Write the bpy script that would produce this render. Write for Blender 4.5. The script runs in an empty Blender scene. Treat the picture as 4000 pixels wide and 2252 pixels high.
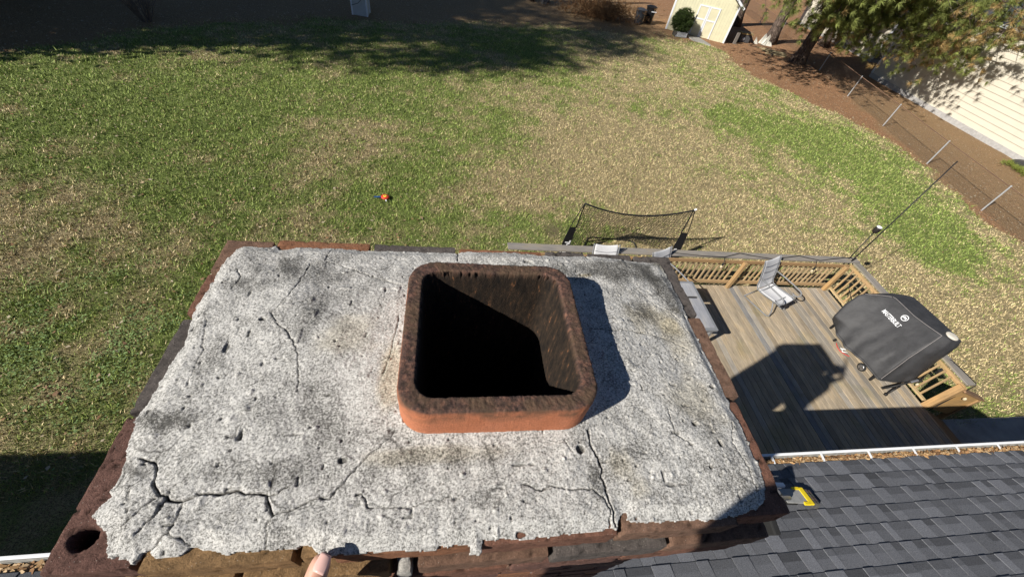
import bpy, bmesh, math, random
import numpy as np
from mathutils import Vector, Matrix
from mathutils.bvhtree import BVHTree
random.seed(7); rng = np.random.default_rng(11)
S = bpy.context.scene
COL = S.collection
R = math.radians

# ---------------------------------------------------------------- camera, sky, sun, exposure
cam_d = bpy.data.cameras.new("camera"); cam = bpy.data.objects.new("camera", cam_d); COL.objects.link(cam)
cam_d.sensor_width = 36; cam_d.lens = 13.942; cam_d.clip_start = 0.02; cam_d.clip_end = 900
cam.matrix_world = Matrix(((0.986135, -0.023346, -0.164295, 0), (-0.092334, 0.74545, -0.660136, 0),
                           (0.137885, 0.666153, 0.732958, 7.6), (0, 0, 0, 1)))
S.camera = cam
SUN_EL, SUN_AZ = 33.9, 25.0           # elevation; shadows run 25 degrees from +X towards +Y
sun_from = Vector((-math.cos(R(SUN_AZ)) * math.cos(R(SUN_EL)), -math.sin(R(SUN_AZ)) * math.cos(R(SUN_EL)), math.sin(R(SUN_EL))))
W = bpy.data.worlds.new("World"); S.world = W; W.use_nodes = True
wn = W.node_tree.nodes; sky = wn.new("ShaderNodeTexSky"); sky.sky_type = 'NISHITA'; sky.sun_disc = False
sky.sun_elevation = R(SUN_EL); sky.sun_rotation = math.atan2(sun_from.x, sun_from.y)
sky.air_density = 0.7; sky.dust_density = 0.1; sky.ozone_density = 3.0
W.node_tree.links.new(sky.outputs[0], wn["Background"].inputs[0]); wn["Background"].inputs[1].default_value = 0.05
sl = bpy.data.lights.new("sun", 'SUN'); sl.energy = 5.0; sl.angle = R(0.53); sl.color = (1.0, 0.95, 0.87)
so = bpy.data.objects.new("sun", sl); COL.objects.link(so)
so.rotation_euler = (-sun_from).to_track_quat('-Z', 'Y').to_euler()
S.view_settings.view_transform = 'Standard'; S.view_settings.look = 'None'
S.view_settings.exposure = 0.42; S.view_settings.gamma = 1
S.render.engine = 'CYCLES'
S.cycles.max_bounces = 6; S.cycles.diffuse_bounces = 2; S.cycles.transparent_max_bounces = 4

# ---------------------------------------------------------------- numpy noise
def _h(ix, iy, s):
    n = (ix.astype(np.int64) * 374761393 + iy.astype(np.int64) * 668265263 + s * 982451653) & 0x7fffffff
    n = ((n ^ (n >> 13)) * 1274126177) & 0x7fffffff
    return ((n ^ (n >> 16)) & 0xffff) / 65535.0
def vnoise(x, y, s=0):
    ix, iy = np.floor(x), np.floor(y); fx, fy = x - ix, y - iy
    fx = fx * fx * (3 - 2 * fx); fy = fy * fy * (3 - 2 * fy)
    a, b = _h(ix, iy, s), _h(ix + 1, iy, s); c, d = _h(ix, iy + 1, s), _h(ix + 1, iy + 1, s)
    return (a * (1 - fx) + b * fx) * (1 - fy) + (c * (1 - fx) + d * fx) * fy
def fbm(x, y, o=4, s=0):
    t = 0; a = 0.5; n = 0
    for k in range(o):
        t = t + a * vnoise(x * 2 ** k + 17.3 * k, y * 2 ** k - 9.1 * k, s + k); n += a; a *= 0.5
    return t / n
def sstep(a, b, x):
    t = np.clip((x - a) / (b - a), 0, 1); return t * t * (3 - 2 * t)
def in_poly(x, y, P):
    r = np.zeros(np.shape(x), bool); n = len(P)
    for i in range(n):
        (x0, y0), (x1, y1) = P[i], P[(i + 1) % n]
        if y0 == y1: continue
        r ^= ((y0 > y) != (y1 > y)) & (x < (x1 - x0) * (y - y0) / (y1 - y0) + x0)
    return r
def seg_dist(x, y, P):
    d = np.full(np.shape(x), 9.0)
    for (x0, y0), (x1, y1) in zip(P[:-1], P[1:]):
        dx, dy = x1 - x0, y1 - y0; L = dx * dx + dy * dy + 1e-12
        t = np.clip(((x - x0) * dx + (y - y0) * dy) / L, 0, 1)
        d = np.minimum(d, np.hypot(x - x0 - t * dx, y - y0 - t * dy))
    return d

# ---------------------------------------------------------------- mesh builder and object helpers
class MB:
    def __init__(s): s.v = []; s.f = []; s.c = []
    def add(s, vs, fs, col=(1, 1, 1)):
        o = len(s.v); s.v += [tuple(v) for v in vs]
        for f in fs: s.f.append(tuple(i + o for i in f)); s.c.append(col)
        return s
    def box(s, c, d, col=(1, 1, 1), M=None):
        c = Vector(c); h = Vector(d) / 2
        vs = [Vector((x * h.x, y * h.y, z * h.z)) for z in (-1, 1) for y in (-1, 1) for x in (-1, 1)]
        if M is not None: vs = [M @ v for v in vs]
        return s.add([c + v for v in vs], [(0, 2, 3, 1), (4, 5, 7, 6), (0, 1, 5, 4), (2, 6, 7, 3), (0, 4, 6, 2), (1, 3, 7, 5)], col)
    def bar(s, a, b, w, h, col=(1, 1, 1), up=(0, 0, 1)):
        a, b = Vector(a), Vector(b); z = b - a; L = z.length; z.normalize(); u = Vector(up)
        x = u.cross(z)
        if x.length < 1e-4: x = Vector((1, 0, 0)).cross(z)
        x.normalize(); y = z.cross(x)
        M = Matrix((x, y, z)).transposed()
        return s.box((a + b) / 2, (w, h, L), col, M)
    def tube(s, pts, r, n=8, col=(1, 1, 1), cap=True):
        P = [Vector(p) for p in pts]; rr = r if isinstance(r, (list, tuple)) else [r] * len(P)
        o = len(s.v); T0 = None; N = None
        for i, p in enumerate(P):
            t = (P[min(i + 1, len(P) - 1)] - P[max(i - 1, 0)]).normalized()
            if N is None:
                N = t.orthogonal().normalized()
            else:
                N = (N - t * N.dot(t)); N = N.normalized() if N.length > 1e-6 else t.orthogonal().normalized()
            B = t.cross(N)
            for k in range(n):
                a = 2 * math.pi * k / n
                s.v.append(tuple(p + (N * math.cos(a) + B * math.sin(a)) * rr[i]))
        for i in range(len(P) - 1):
            for k in range(n):
                a = o + i * n + k; b = o + i * n + (k + 1) % n
                s.f.append((a, b, b + n, a + n)); s.c.append(col)
        if cap:
            s.f.append(tuple(o + k for k in range(n))[::-1]); s.c.append(col)
            s.f.append(tuple(o + (len(P) - 1) * n + k for k in range(n))); s.c.append(col)
        return s
    def lathe(s, prof, c=(0, 0, 0), n=16, col=(1, 1, 1), M=None):
        o = len(s.v); c = Vector(c)
        for r, z in prof:
            for k in range(n):
                a = 2 * math.pi * k / n; v = Vector((r * math.cos(a), r * math.sin(a), z))
                if M is not None: v = M @ v
                s.v.append(tuple(c + v))
        for i in range(len(prof) - 1):
            for k in range(n):
                a = o + i * n + k; b = o + i * n + (k + 1) % n
                s.f.append((a, b, b + n, a + n)); s.c.append(col)
        s.f.append(tuple(o + k for k in range(n))[::-1]); s.c.append(col)
        s.f.append(tuple(o + (len(prof) - 1) * n + k for k in range(n))); s.c.append(col)
        return s
    def prism(s, poly, z0, z1, col=(1, 1, 1)):
        n = len(poly); vs = [(x, y, z0) for x, y in poly] + [(x, y, z1) for x, y in poly]
        return s.add(vs, [tuple(range(n))[::-1], tuple(range(n, 2 * n))] + [(i, (i + 1) % n, n + (i + 1) % n, n + i) for i in range(n)], col)
    def build(s, name, mat, parent=None, smooth=False, bevel=0, label=None, off=None, seg=2):
        me = bpy.data.meshes.new(name)
        o = Vector(off) if off is not None else (parent.get('_o') and Vector(parent['_o']) if parent else None)
        V = [tuple(Vector(v) - o) for v in s.v] if o else s.v
        me.from_pydata(V, [], s.f)
        ca = me.color_attributes.new("col", 'FLOAT_COLOR', 'CORNER')
        ar = []
        for p, c in zip(me.polygons, s.c): ar += [c[0], c[1], c[2], 1.0] * p.loop_total
        ca.data.foreach_set("color", ar)
        if smooth: me.polygons.foreach_set("use_smooth", [True] * len(me.polygons))
        me.materials.append(mat); me.update()
        ob = bpy.data.objects.new(name, me); COL.objects.link(ob)
        if parent: ob.parent = parent
        if bevel:
            b = ob.modifiers.new("bevel", 'BEVEL'); b.width = bevel; b.segments = seg; b.limit_method = 'ANGLE'; b.angle_limit = R(40)
        if label: ob['label'] = label
        return ob
def tag(o, label=None, cat=None, group=None, kind=None):
    if label: o['label'] = label
    if cat: o['category'] = cat
    if group: o['group'] = group
    if kind: o['kind'] = kind
    return o
def thing(name, label, cat, loc=(0, 0, 0), rotz=0, group=None, world=True):
    """an Empty at the thing's base; with world=True its parts are authored in world coordinates"""
    o = bpy.data.objects.new(name, None); COL.objects.link(o); o.location = loc; o.rotation_euler = (0, 0, rotz)
    o.empty_display_size = 0.1
    if world: o['_o'] = tuple(loc)
    return tag(o, label, cat, group)
def copy_tree(o, parent=None):
    c = o.copy(); COL.objects.link(c)
    if parent: c.parent = parent
    for ch in [x for x in bpy.data.objects if x.parent == o]: copy_tree(ch, c)
    return c
def sub(ob, parent):
    ob.parent = parent; return ob
def np_mesh(name, V, F, mat, parent=None, col=None, smooth=False, attrs=None):
    """V (n,3), F (m,k) -> mesh object; col (n,3) per-vertex colour"""
    me = bpy.data.meshes.new(name); n, m, k = len(V), len(F), F.shape[1]
    me.vertices.add(n); me.vertices.foreach_set("co", np.ascontiguousarray(V, dtype=np.float32).ravel())
    me.loops.add(m * k); me.loops.foreach_set("vertex_index", np.ascontiguousarray(F, dtype=np.int32).ravel())
    me.polygons.add(m); me.polygons.foreach_set("loop_start", np.arange(0, m * k, k, dtype=np.int32))
    me.polygons.foreach_set("loop_total", np.full(m, k, dtype=np.int32))
    if smooth: me.polygons.foreach_set("use_smooth", np.ones(m, bool))
    me.update(calc_edges=True)
    if col is not None:
        ca = me.color_attributes.new("col", 'FLOAT_COLOR', 'POINT')
        ca.data.foreach_set("color", np.concatenate([col, np.ones((n, 1))], 1).astype(np.float32).ravel())
    for a, v in (attrs or {}).items():
        at = me.attributes.new(a, 'FLOAT', 'POINT'); at.data.foreach_set("value", np.asarray(v, dtype=np.float32).ravel())
    me.materials.append(mat)
    ob = bpy.data.objects.new(name, me); COL.objects.link(ob)
    if parent: ob.parent = parent
    return ob

# ---------------------------------------------------------------- material helpers
class NT:
    def __init__(s, name):
        s.m = bpy.data.materials.new(name); s.m.use_nodes = True; s.t = s.m.node_tree
        s.b = s.t.nodes["Principled BSDF"]; s.b.inputs["Roughness"].default_value = 0.85
        s.b.inputs["Specular IOR Level"].default_value = 0.25
        s.pos = None
    def n(s, ty, **kw):
        x = s.t.nodes.new(ty)
        for k, v in kw.items(): setattr(x, k, v)
        return x
    def l(s, a, b): s.t.links.new(a, b)
    def P(s):
        if s.pos is None: s.pos = s.n("ShaderNodeNewGeometry").outputs["Position"]
        return s.pos
    def obj(s): return s.n("ShaderNodeTexCoord").outputs["Object"]
    def mapping(s, vec, scale=(1, 1, 1), rot=(0, 0, 0)):
        m = s.n("ShaderNodeMapping"); s.l(vec, m.inputs[0]); m.inputs["Scale"].default_value = scale; m.inputs["Rotation"].default_value = rot
        return m.outputs[0]
    def noise(s, scale, detail=4, vec=None, rough=0.55, dist=0):
        x = s.n("ShaderNodeTexNoise"); s.l(vec if vec is not None else s.P(), x.inputs["Vector"])
        x.inputs["Scale"].default_value = scale; x.inputs["Detail"].default_value = detail; x.inputs["Roughness"].default_value = rough; x.inputs["Distortion"].default_value = dist
        return x.outputs["Fac"]
    def voro(s, scale, feat='F1', vec=None, out="Distance"):
        x = s.n("ShaderNodeTexVoronoi"); x.feature = feat; s.l(vec if vec is not None else s.P(), x.inputs["Vector"]); x.inputs["Scale"].default_value = scale
        return x.outputs[out]
    def ramp(s, fac, stops):
        x = s.n("ShaderNodeValToRGB"); s.l(fac, x.inputs[0]); e = x.color_ramp.elements
        while len(e) < len(stops): e.new(0.5)
        for i, (p, c) in enumerate(stops):
            e[i].position = p; c = (c, c, c) if isinstance(c, (int, float)) else c; e[i].color = (*c, 1)
        return x.outputs[0]
    def mix(s, a, b, fac, mode='MIX'):
        x = s.n("ShaderNodeMix"); x.data_type = 'RGBA'; x.blend_type = mode
        for i, v in ((0, fac), (6, a), (7, b)):
            if isinstance(v, (int, float)): x.inputs[i].default_value = v if i == 0 else (v, v, v, 1)
            elif isinstance(v, tuple): x.inputs[i].default_value = (*v, 1)
            else: s.l(v, x.inputs[i])
        return x.outputs[2]
    def math(s, op, a, b=None, c=None, clamp=False):
        x = s.n("ShaderNodeMath"); x.operation = op; x.use_clamp = clamp
        for i, v in enumerate((a, b, c)):
            if v is None: continue
            if isinstance(v, (int, float)): x.inputs[i].default_value = v
            else: s.l(v, x.inputs[i])
        return x.outputs[0]
    def attr(s, name, out="Color"):
        x = s.n("ShaderNodeAttribute"); x.attribute_name = name; return x.outputs[out]
    def color(s, c):
        if isinstance(c, tuple): s.b.inputs["Base Color"].default_value = (*c, 1)
        else: s.l(c, s.b.inputs["Base Color"])
        return s
    def rough(s, v):
        if isinstance(v, (int, float)): s.b.inputs["Roughness"].default_value = v
        else: s.l(v, s.b.inputs["Roughness"])
        return s
    def bump(s, h, strength=0.5, dist=0.01):
        x = s.n("ShaderNodeBump"); x.inputs["Strength"].default_value = strength; x.inputs["Distance"].default_value = dist
        s.l(h, x.inputs["Height"]); s.l(x.outputs[0], s.b.inputs["Normal"]); return s
def vcol(name, var=0.35, scale=40, detail=5, rough=0.85, bump=0.0, bdist=0.003, stretch=None, coord='P', spec=0.25, metal=0.0):
    """vertex colour times a speckle of noise"""
    t = NT(name); base = t.P() if coord == 'P' else t.obj()
    vec = t.mapping(base, stretch) if stretch else base
    n = t.noise(scale, detail, vec); v = t.ramp(n, [(0.25, 1 - var), (0.75, 1 + var)])
    t.color(t.mix(t.attr("col"), v, 1.0, 'MULTIPLY')); t.rough(rough); t.b.inputs["Specular IOR Level"].default_value = spec; t.b.inputs["Metallic"].default_value = metal
    if bump: t.bump(n, bump, bdist)
    return t.m
def flat(name, c, rough=0.6, var=0.12, scale=30, metal=0.0, bump=0, coord='P'):
    t = NT(name); n = t.noise(scale, 4, None if coord == 'P' else t.obj())
    t.color(t.ramp(n, [(0.3, tuple(x * (1 - var) for x in c)), (0.7, tuple(min(1, x * (1 + var)) for x in c))])); t.rough(rough); t.b.inputs["Metallic"].default_value = metal
    if bump: t.bump(n, bump, 0.004)
    return t.m

# ---------------------------------------------------------------- lawn, leaf litter and grass (the setting)
EDGE = [(9, 22.0), (12, 22.5), (16, 23.2), (18.6, 23.3), (20.5, 22.7), (22.9, 21.4), (24.8, 19.9), (28.6, 19.3), (31.5, 19.4), (33.2, 15.8)]
GREEN = [(16.6, 17.3, 3.2, .45), (19.1, 17.2, 3, .5), (19.5, 14, 2.2, .5), (18.2, 10.4, 2.2, .6), (17.6, 8.6, 1.6, .7), (14.7, 18.6, 2.5, .3), (16.6, 6.4, 0.9, .5), (13.5, 13, 2.2, .15), (19.6, 11.5, 1.2, .5),
         (-7.9, 11.4, 3, .25), (-12.3, 14.8, 4, .4), (-9.2, 16.6, 4, .4), (3.3, 24.3, 5, .35), (-1.9, 10.1, 1.6, .35), (-3, 17, 5, .3), (-6.5, 5.5, 2.5, .25), (3.9, 9.6, .6, .5), (14.2, 6.2, .5, .4), (12.6, 5.6, .6, .3)]
TAN = [(7.8, 14.5, 3.5, .3), (5.1, 12.3, 2.5, .3), (8.7, 11.1, 3, .3), (-4.4, 13.3, 2, .35), (15.4, 7, 2, .45), (16.4, 5.5, 2, .35), (-9.7, 9.3, 2, .3), (12.5, 9.5, 2.2, .25), (18.5, 6.8, 2, .3), (-3.2, 8.6, 1.3, .25), (16.2, 9.6, .8, .3)]
def zones(x, y):
    """greenness, litter and bare-dirt weights of the yard"""
    w = fbm(x * .42, y * .42, 4, 3) - .5; f = fbm(x * 2.2, y * 2.2, 4, 8) - .5
    g = .32 + .17 * sstep(6, -5, x) + w * .85 + f * 1.15
    gm_ = .45 + 1.1 * fbm(x * 1.1, y * 1.1, 3, 44)
    for cx, cy, r, a in GREEN: g = g + a * gm_ * np.exp(-((x - cx) ** 2 + (y - cy) ** 2) / r ** 2)
    for cx, cy, r, a in TAN: g = g - a * np.exp(-((x - cx) ** 2 + (y - cy) ** 2) / r ** 2)
    ys = np.array([e[0] for e in EDGE]); xs = np.array([e[1] for e in EDGE])
    b = np.interp(y, ys, xs) + (fbm(x * .8, y * .8, 3, 21) - .5) * 1.6
    lit = sstep(-.35, .5, x - b)
    yb = np.interp(x, [-30, -17, -13.3, -10.9, -5.5, 0, 5, 12, 17], [14, 17.6, 21.6, 24.2, 26.8, 28.8, 30.4, 30.9, 32.2]) + (fbm(x * .6, y * .6, 3, 33) - .5) * 2.6
    lit2 = sstep(-.8, 1.2, y - yb); lit = np.maximum(lit, lit2)
    pine = sstep(12, 20, x) * lit
    far = sstep(0, .8, x - np.interp(y, [5, 12, 16, 20, 24, 29, 41], [21.9, 23, 23.76, 24.7, 25.5, 26.6, 28.5]) + .5 + (fbm(x * .9, y * .9, 3, 37) - .5) * 1.5) * sstep(31, 22, y)
    pine = pine * (1 - .75 * far)
    dirt = .9 * np.exp(-(((x - 3.25) / .38) ** 2 + ((y - 9.2) / .38) ** 2))
    return np.clip(g, 0, 1), lit, pine, dirt
fx = np.concatenate([[-400, -200, -100, -60, -40], np.arange(-27, 48.1, .25), [56, 75, 120, 220, 420]])
fy = np.concatenate([[-300, -100, -40, -15], np.arange(-4, 62.1, .25), [75, 110, 200, 420]])
GX, GY = np.meshgrid(fx, fy); gx, gy = GX.ravel(), GY.ravel()
gz = (fbm(gx * .5, gy * .5, 3, 5) - .5) * .10 * sstep(8, 12, np.hypot(gx - 6, gy))
nx = len(fx); ii = (np.arange(len(fy) - 1)[:, None] * nx + np.arange(nx - 1)[None, :]).ravel()
gF = np.stack([ii, ii + 1, ii + nx + 1, ii + nx], 1)
zg, zl, zp, zd_ = zones(gx, gy)
t = NT("lawn")
n1 = t.noise(16, 6, rough=.7); n2 = t.noise(60, 5, rough=.7); n3 = t.noise(3.5, 4)
gm = t.math('ADD', t.attr("green", "Fac"), t.math('MULTIPLY', t.math('SUBTRACT', n1, .5), 1.3)); gm = t.math('ADD', gm, t.math('MULTIPLY', t.math('SUBTRACT', n2, .5), .9))
gc = t.ramp(n2, [(.34, (.02, .030, .008)), (.48, (.17, .225, .055)), (.61, (.36, .43, .13))])
tc = t.ramp(n2, [(.34, (.05, .038, .018)), (.48, (.35, .28, .15)), (.61, (.64, .53, .31))])
lc = t.mix(tc, gc, t.ramp(gm, [(.25, 0), (.75, 1)]))
ws = t.ramp(t.noise(38, 5, rough=.7), [(.34, (.07, .045, .024)), (.49, (.30, .20, .10)), (.64, (.54, .39, .22))])
ps = t.ramp(t.noise(30, 6, t.mapping(t.P(), (1, 1.6, 1)), rough=.75), [(.34, (.085, .045, .026)), (.49, (.33, .175, .09)), (.64, (.56, .35, .20))])
li = t.mix(ws, ps, t.attr("pine", "Fac"))
lm = t.math('ADD', t.attr("litter", "Fac"), t.math('MULTIPLY', t.math('SUBTRACT', n1, .5), .9))
lc = t.mix(lc, li, t.ramp(lm, [(.35, 0), (.65, 1)]))
di = t.ramp(n2, [(.3, (.11, .075, .05)), (.7, (.22, .155, .11))])
lc = t.mix(lc, di, t.math('MULTIPLY', t.attr("dirt", "Fac"), t.ramp(n1, [(.3, .5), (.6, 1)]), clamp=True))
t.color(lc).rough(.95); t.bump(t.math('ADD', n2, n1), 1.0, .06)
lawn = tag(np_mesh("lawn", np.stack([gx, gy, gz], 1), gF, t.m, attrs=dict(green=zg, litter=zl, pine=zp, dirt=zd_), smooth=True), kind='structure')

def ground_h(x, y): return (fbm(x * .5, y * .5, 3, 5) - .5) * .10 * sstep(8, 12, np.hypot(x - 6, y))
VIEW = [(-7, 2.2), (-12.6, 11.2), (-21.5, 25), (-12, 29.5), (4, 38), (20, 44), (36, 46), (36, 20), (23.5, 10), (15.5, 3.2), (11.5, 2.5), (10.5, 6.5), (1, 6.6), (-.5, 3.0)]
def scatter(N, power=1.0):
    """points inside the part of the yard the photo shows, denser towards the house"""
    X = []; Y = []; c = 0
    while c < N:
        x = rng.uniform(-22, 37, 400000); y = rng.uniform(2, 46, 400000)
        d = np.hypot(x, y); keep = (rng.random(400000) < np.minimum(1, (11 / np.maximum(d, 8)) ** power)) & in_poly(x, y, VIEW) & ~((x > .8) & (x < 10.5) & (y < 6.45))
        X.append(x[keep]); Y.append(y[keep]); c += keep.sum()
    return np.concatenate(X)[:N], np.concatenate(Y)[:N]
def blades(name, x, y, h, w, lean, col, mat, flatz=None):
    N = len(x); a = rng.uniform(0, 2 * np.pi, N); b = rng.uniform(0, 2 * np.pi, N); z0 = ground_h(x, y)
    ca, sa = np.cos(a), np.sin(a); L = lean * h
    V = np.empty((N, 3, 3)); V[:, 0] = np.stack([x - ca * w, y - sa * w, z0 - .004], 1); V[:, 1] = np.stack([x + ca * w, y + sa * w, z0 - .004], 1)
    hz = h if flatz is None else flatz
    V[:, 2] = np.stack([x + np.cos(b) * L, y + np.sin(b) * L, z0 + hz], 1)
    return np_mesh(name, V.reshape(-1, 3), np.arange(3 * N).reshape(N, 3), mat, col=np.repeat(col, 3, 0))
bm_ = NT("grass_blade"); bm_.color(bm_.attr("col")).rough(.6); grass_mat = bm_.m
x, y = scatter(620000, 1.3); g, l, p, d = zones(x, y)
k = (rng.random(len(x)) > l * 1.0) & (rng.random(len(x)) > d); x, y, g = x[k], y[k], g[k]
isg = rng.random(len(x)) < .08 + .84 * sstep(.02, .98, g + (vnoise(x * 9, y * 9, 4) - .5) * .6)
br = (.35 + 1.25 * rng.random(len(x)) ** 1.3 + .25 * (vnoise(x * 5, y * 5, 23) - .5))[:, None]
colr = np.where(isg[:, None], np.array([[.27, .345, .085]]) * br, np.array([[.60, .49, .275]]) * br)
yl = (rng.random(len(x)) < .12) & isg; colr[yl] = np.array([.30, .31, .10]) * br[yl]
dist = np.hypot(x, y)
tag(blades("grass", x, y, rng.uniform(.03, .085, len(x)) * np.where(isg, 1.1, .85) * (.45 + 1.1 * vnoise(x * 7, y * 7, 19)), .005 + .00042 * dist, rng.uniform(.2, 1.3, len(x)), colr, grass_mat),
    "mown lawn grass, green on the left and straw coloured on the right", "grass", kind='stuff')
x, y = scatter(150000, 1.0); g, l, p, d = zones(x, y); k = rng.random(len(x)) < p * .95; x, y = x[k], y[k]
colr = np.array([[.42, .235, .12]]) * rng.uniform(.5, 1.6, len(x))[:, None]
tag(blades("pine_straw", x, y, rng.uniform(.06, .14, len(x)), .006 + .0003 * np.hypot(x, y), np.full(len(x), 1.2), colr, grass_mat, flatz=rng.uniform(.005, .035, len(x))),
    "rust brown pine straw under the trees and along the fence", "pine straw", kind='stuff')
def leaf_quads(x, y, z, size, col, mat, name, tilt=.5):
    N = len(x); a = rng.uniform(0, 2 * np.pi, N); ca, sa = np.cos(a), np.sin(a); r = size; q = size * rng.uniform(.45, .75, N)
    t1, t2 = rng.uniform(-tilt, tilt, N) * r, rng.uniform(0, tilt, N) * q
    V = np.empty((N, 4, 3)); zz = z + .008
    V[:, 0] = np.stack([x - ca * r, y - sa * r, zz + np.abs(t1)], 1); V[:, 1] = np.stack([x + sa * q, y - ca * q, zz + t2], 1)
    V[:, 2] = np.stack([x + ca * r, y + sa * r, zz + .3 * np.abs(t1)], 1); V[:, 3] = np.stack([x - sa * q, y + ca * q, zz + t2 * .6], 1)
    return np_mesh(name, V.reshape(-1, 3), np.arange(4 * N).reshape(N, 4), mat, col=np.repeat(col, 4, 0))
x, y = scatter(90000, .8); g, l, p, d = zones(x, y)
k = rng.random(len(x)) < np.maximum(l * .62, .05 * sstep(3, -5, x) + .008); x, y = x[k], y[k]
pal = np.array([[.36, .24, .14], [.48, .36, .23], [.24, .14, .08], [.55, .46, .33], [.30, .17, .09]])
tag(leaf_quads(x, y, ground_h(x, y) + rng.uniform(.01, .035, len(x)), rng.uniform(.025, .055, len(x)), pal[rng.integers(0, 5, len(x))] * rng.uniform(.7, 1.15, len(x))[:, None], grass_mat, "fallen_leaves"),
    "dry brown fallen leaves strewn over the lawn and woods edge", "fallen leaves", kind='stuff')
# clover patch near the house, bottom left
N = 3600; x = rng.normal(-6.9, 1.3, N); y = rng.normal(5.2, 1.1, N); k = (fbm(x * 1.6, y * 1.6, 3, 77) > .47); x, y = x[k], y[k]
tag(leaf_quads(x, y, ground_h(x, y) + rng.uniform(.015, .05, len(x)), rng.uniform(.016, .03, len(x)), np.array([[.16, .235, .085]]) * rng.uniform(.5, 1.6, len(x))[:, None], grass_mat, "clover"),
    "broad leaved clover patch in the grass left of the chimney", "clover", kind='stuff')
# concrete patio beside the deck
b = MB(); b.box((15.2, 1.3, .02), (9.3, 3.3, .06)); tag(b.build("patio", flat("patio_concrete", (.30, .29, .28), .9, .2, 3, bump=.2)), kind='structure')

# ---------------------------------------------------------------- chimney
CH = thing("chimney", "wide brick chimney with a cracked grey mortar crown and one square clay flue", "chimney", (0.05, .43, 2.6))
OUT = [(-0.453, 0.717), (-0.393, 0.717), (-0.385, 0.724), (-0.374, 0.71), (-0.332, 0.721), (-0.24, 0.721), (-0.192, 0.717), (-0.167, 0.718), (-0.03, 0.721), (0.026, 0.723), (0.036, 0.727), (0.152, 0.731), (0.268, 0.723), (0.365, 0.73), (0.455, 0.722), (0.461, 0.717), (0.478, 0.714), (0.562, 0.712), (0.563, 0.656), (0.569, 0.59), (0.564, 0.524), (0.563, 0.491), (0.565, 0.464), (0.564, 0.433), (0.564, 0.408), (0.566, 0.38), (0.566, 0.35), (0.565, 0.326), (0.57, 0.313), (0.561, 0.302), (0.567, 0.27), (0.565, 0.227), (0.564, 0.191), (0.56, 0.165), (0.551, 0.146), (0.54, 0.133), (0.526, 0.126), (0.504, 0.122), (0.481, 0.119), (0.474, 0.115), (0.467, 0.119), (0.444, 0.114), (0.411, 0.115), (0.296, 0.12), (0.289, 0.124), (0.292, 0.134), (0.285, 0.133), (0.273, 0.115), (0.269, 0.112), (0.261, 0.115), (0.231, 0.112), (0.185, 0.111), (0.139, 0.109), (0.063, 0.111), (0.06, 0.096), (0.042, 0.095), (0.042, 0.108), (-0.0, 0.108), (-0.004, 0.105), (-0.048, 0.108), (-0.087, 0.109), (-0.119, 0.108), (-0.151, 0.109), (-0.154, 0.115), (-0.157, 0.109), (-0.165, 0.114), (-0.17, 0.118), (-0.189, 0.123), (-0.192, 0.121), (-0.234, 0.121), (-0.288, 0.12), (-0.307, 0.127), (-0.326, 0.131), (-0.339, 0.122), (-0.367, 0.121), (-0.375, 0.13), (-0.383, 0.128), (-0.388, 0.115), (-0.395, 0.123), (-0.42, 0.126), (-0.428, 0.137), (-0.438, 0.156), (-0.456, 0.166), (-0.463, 0.176), (-0.463, 0.186), (-0.454, 0.199), (-0.46, 0.208), (-0.456, 0.228), (-0.463, 0.255), (-0.471, 0.282), (-0.475, 0.307), (-0.478, 0.311), (-0.472, 0.342), (-0.471, 0.386), (-0.471, 0.41), (-0.466, 0.451), (-0.472, 0.495), (-0.48, 0.532), (-0.476, 0.587), (-0.477, 0.651), (-0.465, 0.705)]
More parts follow.
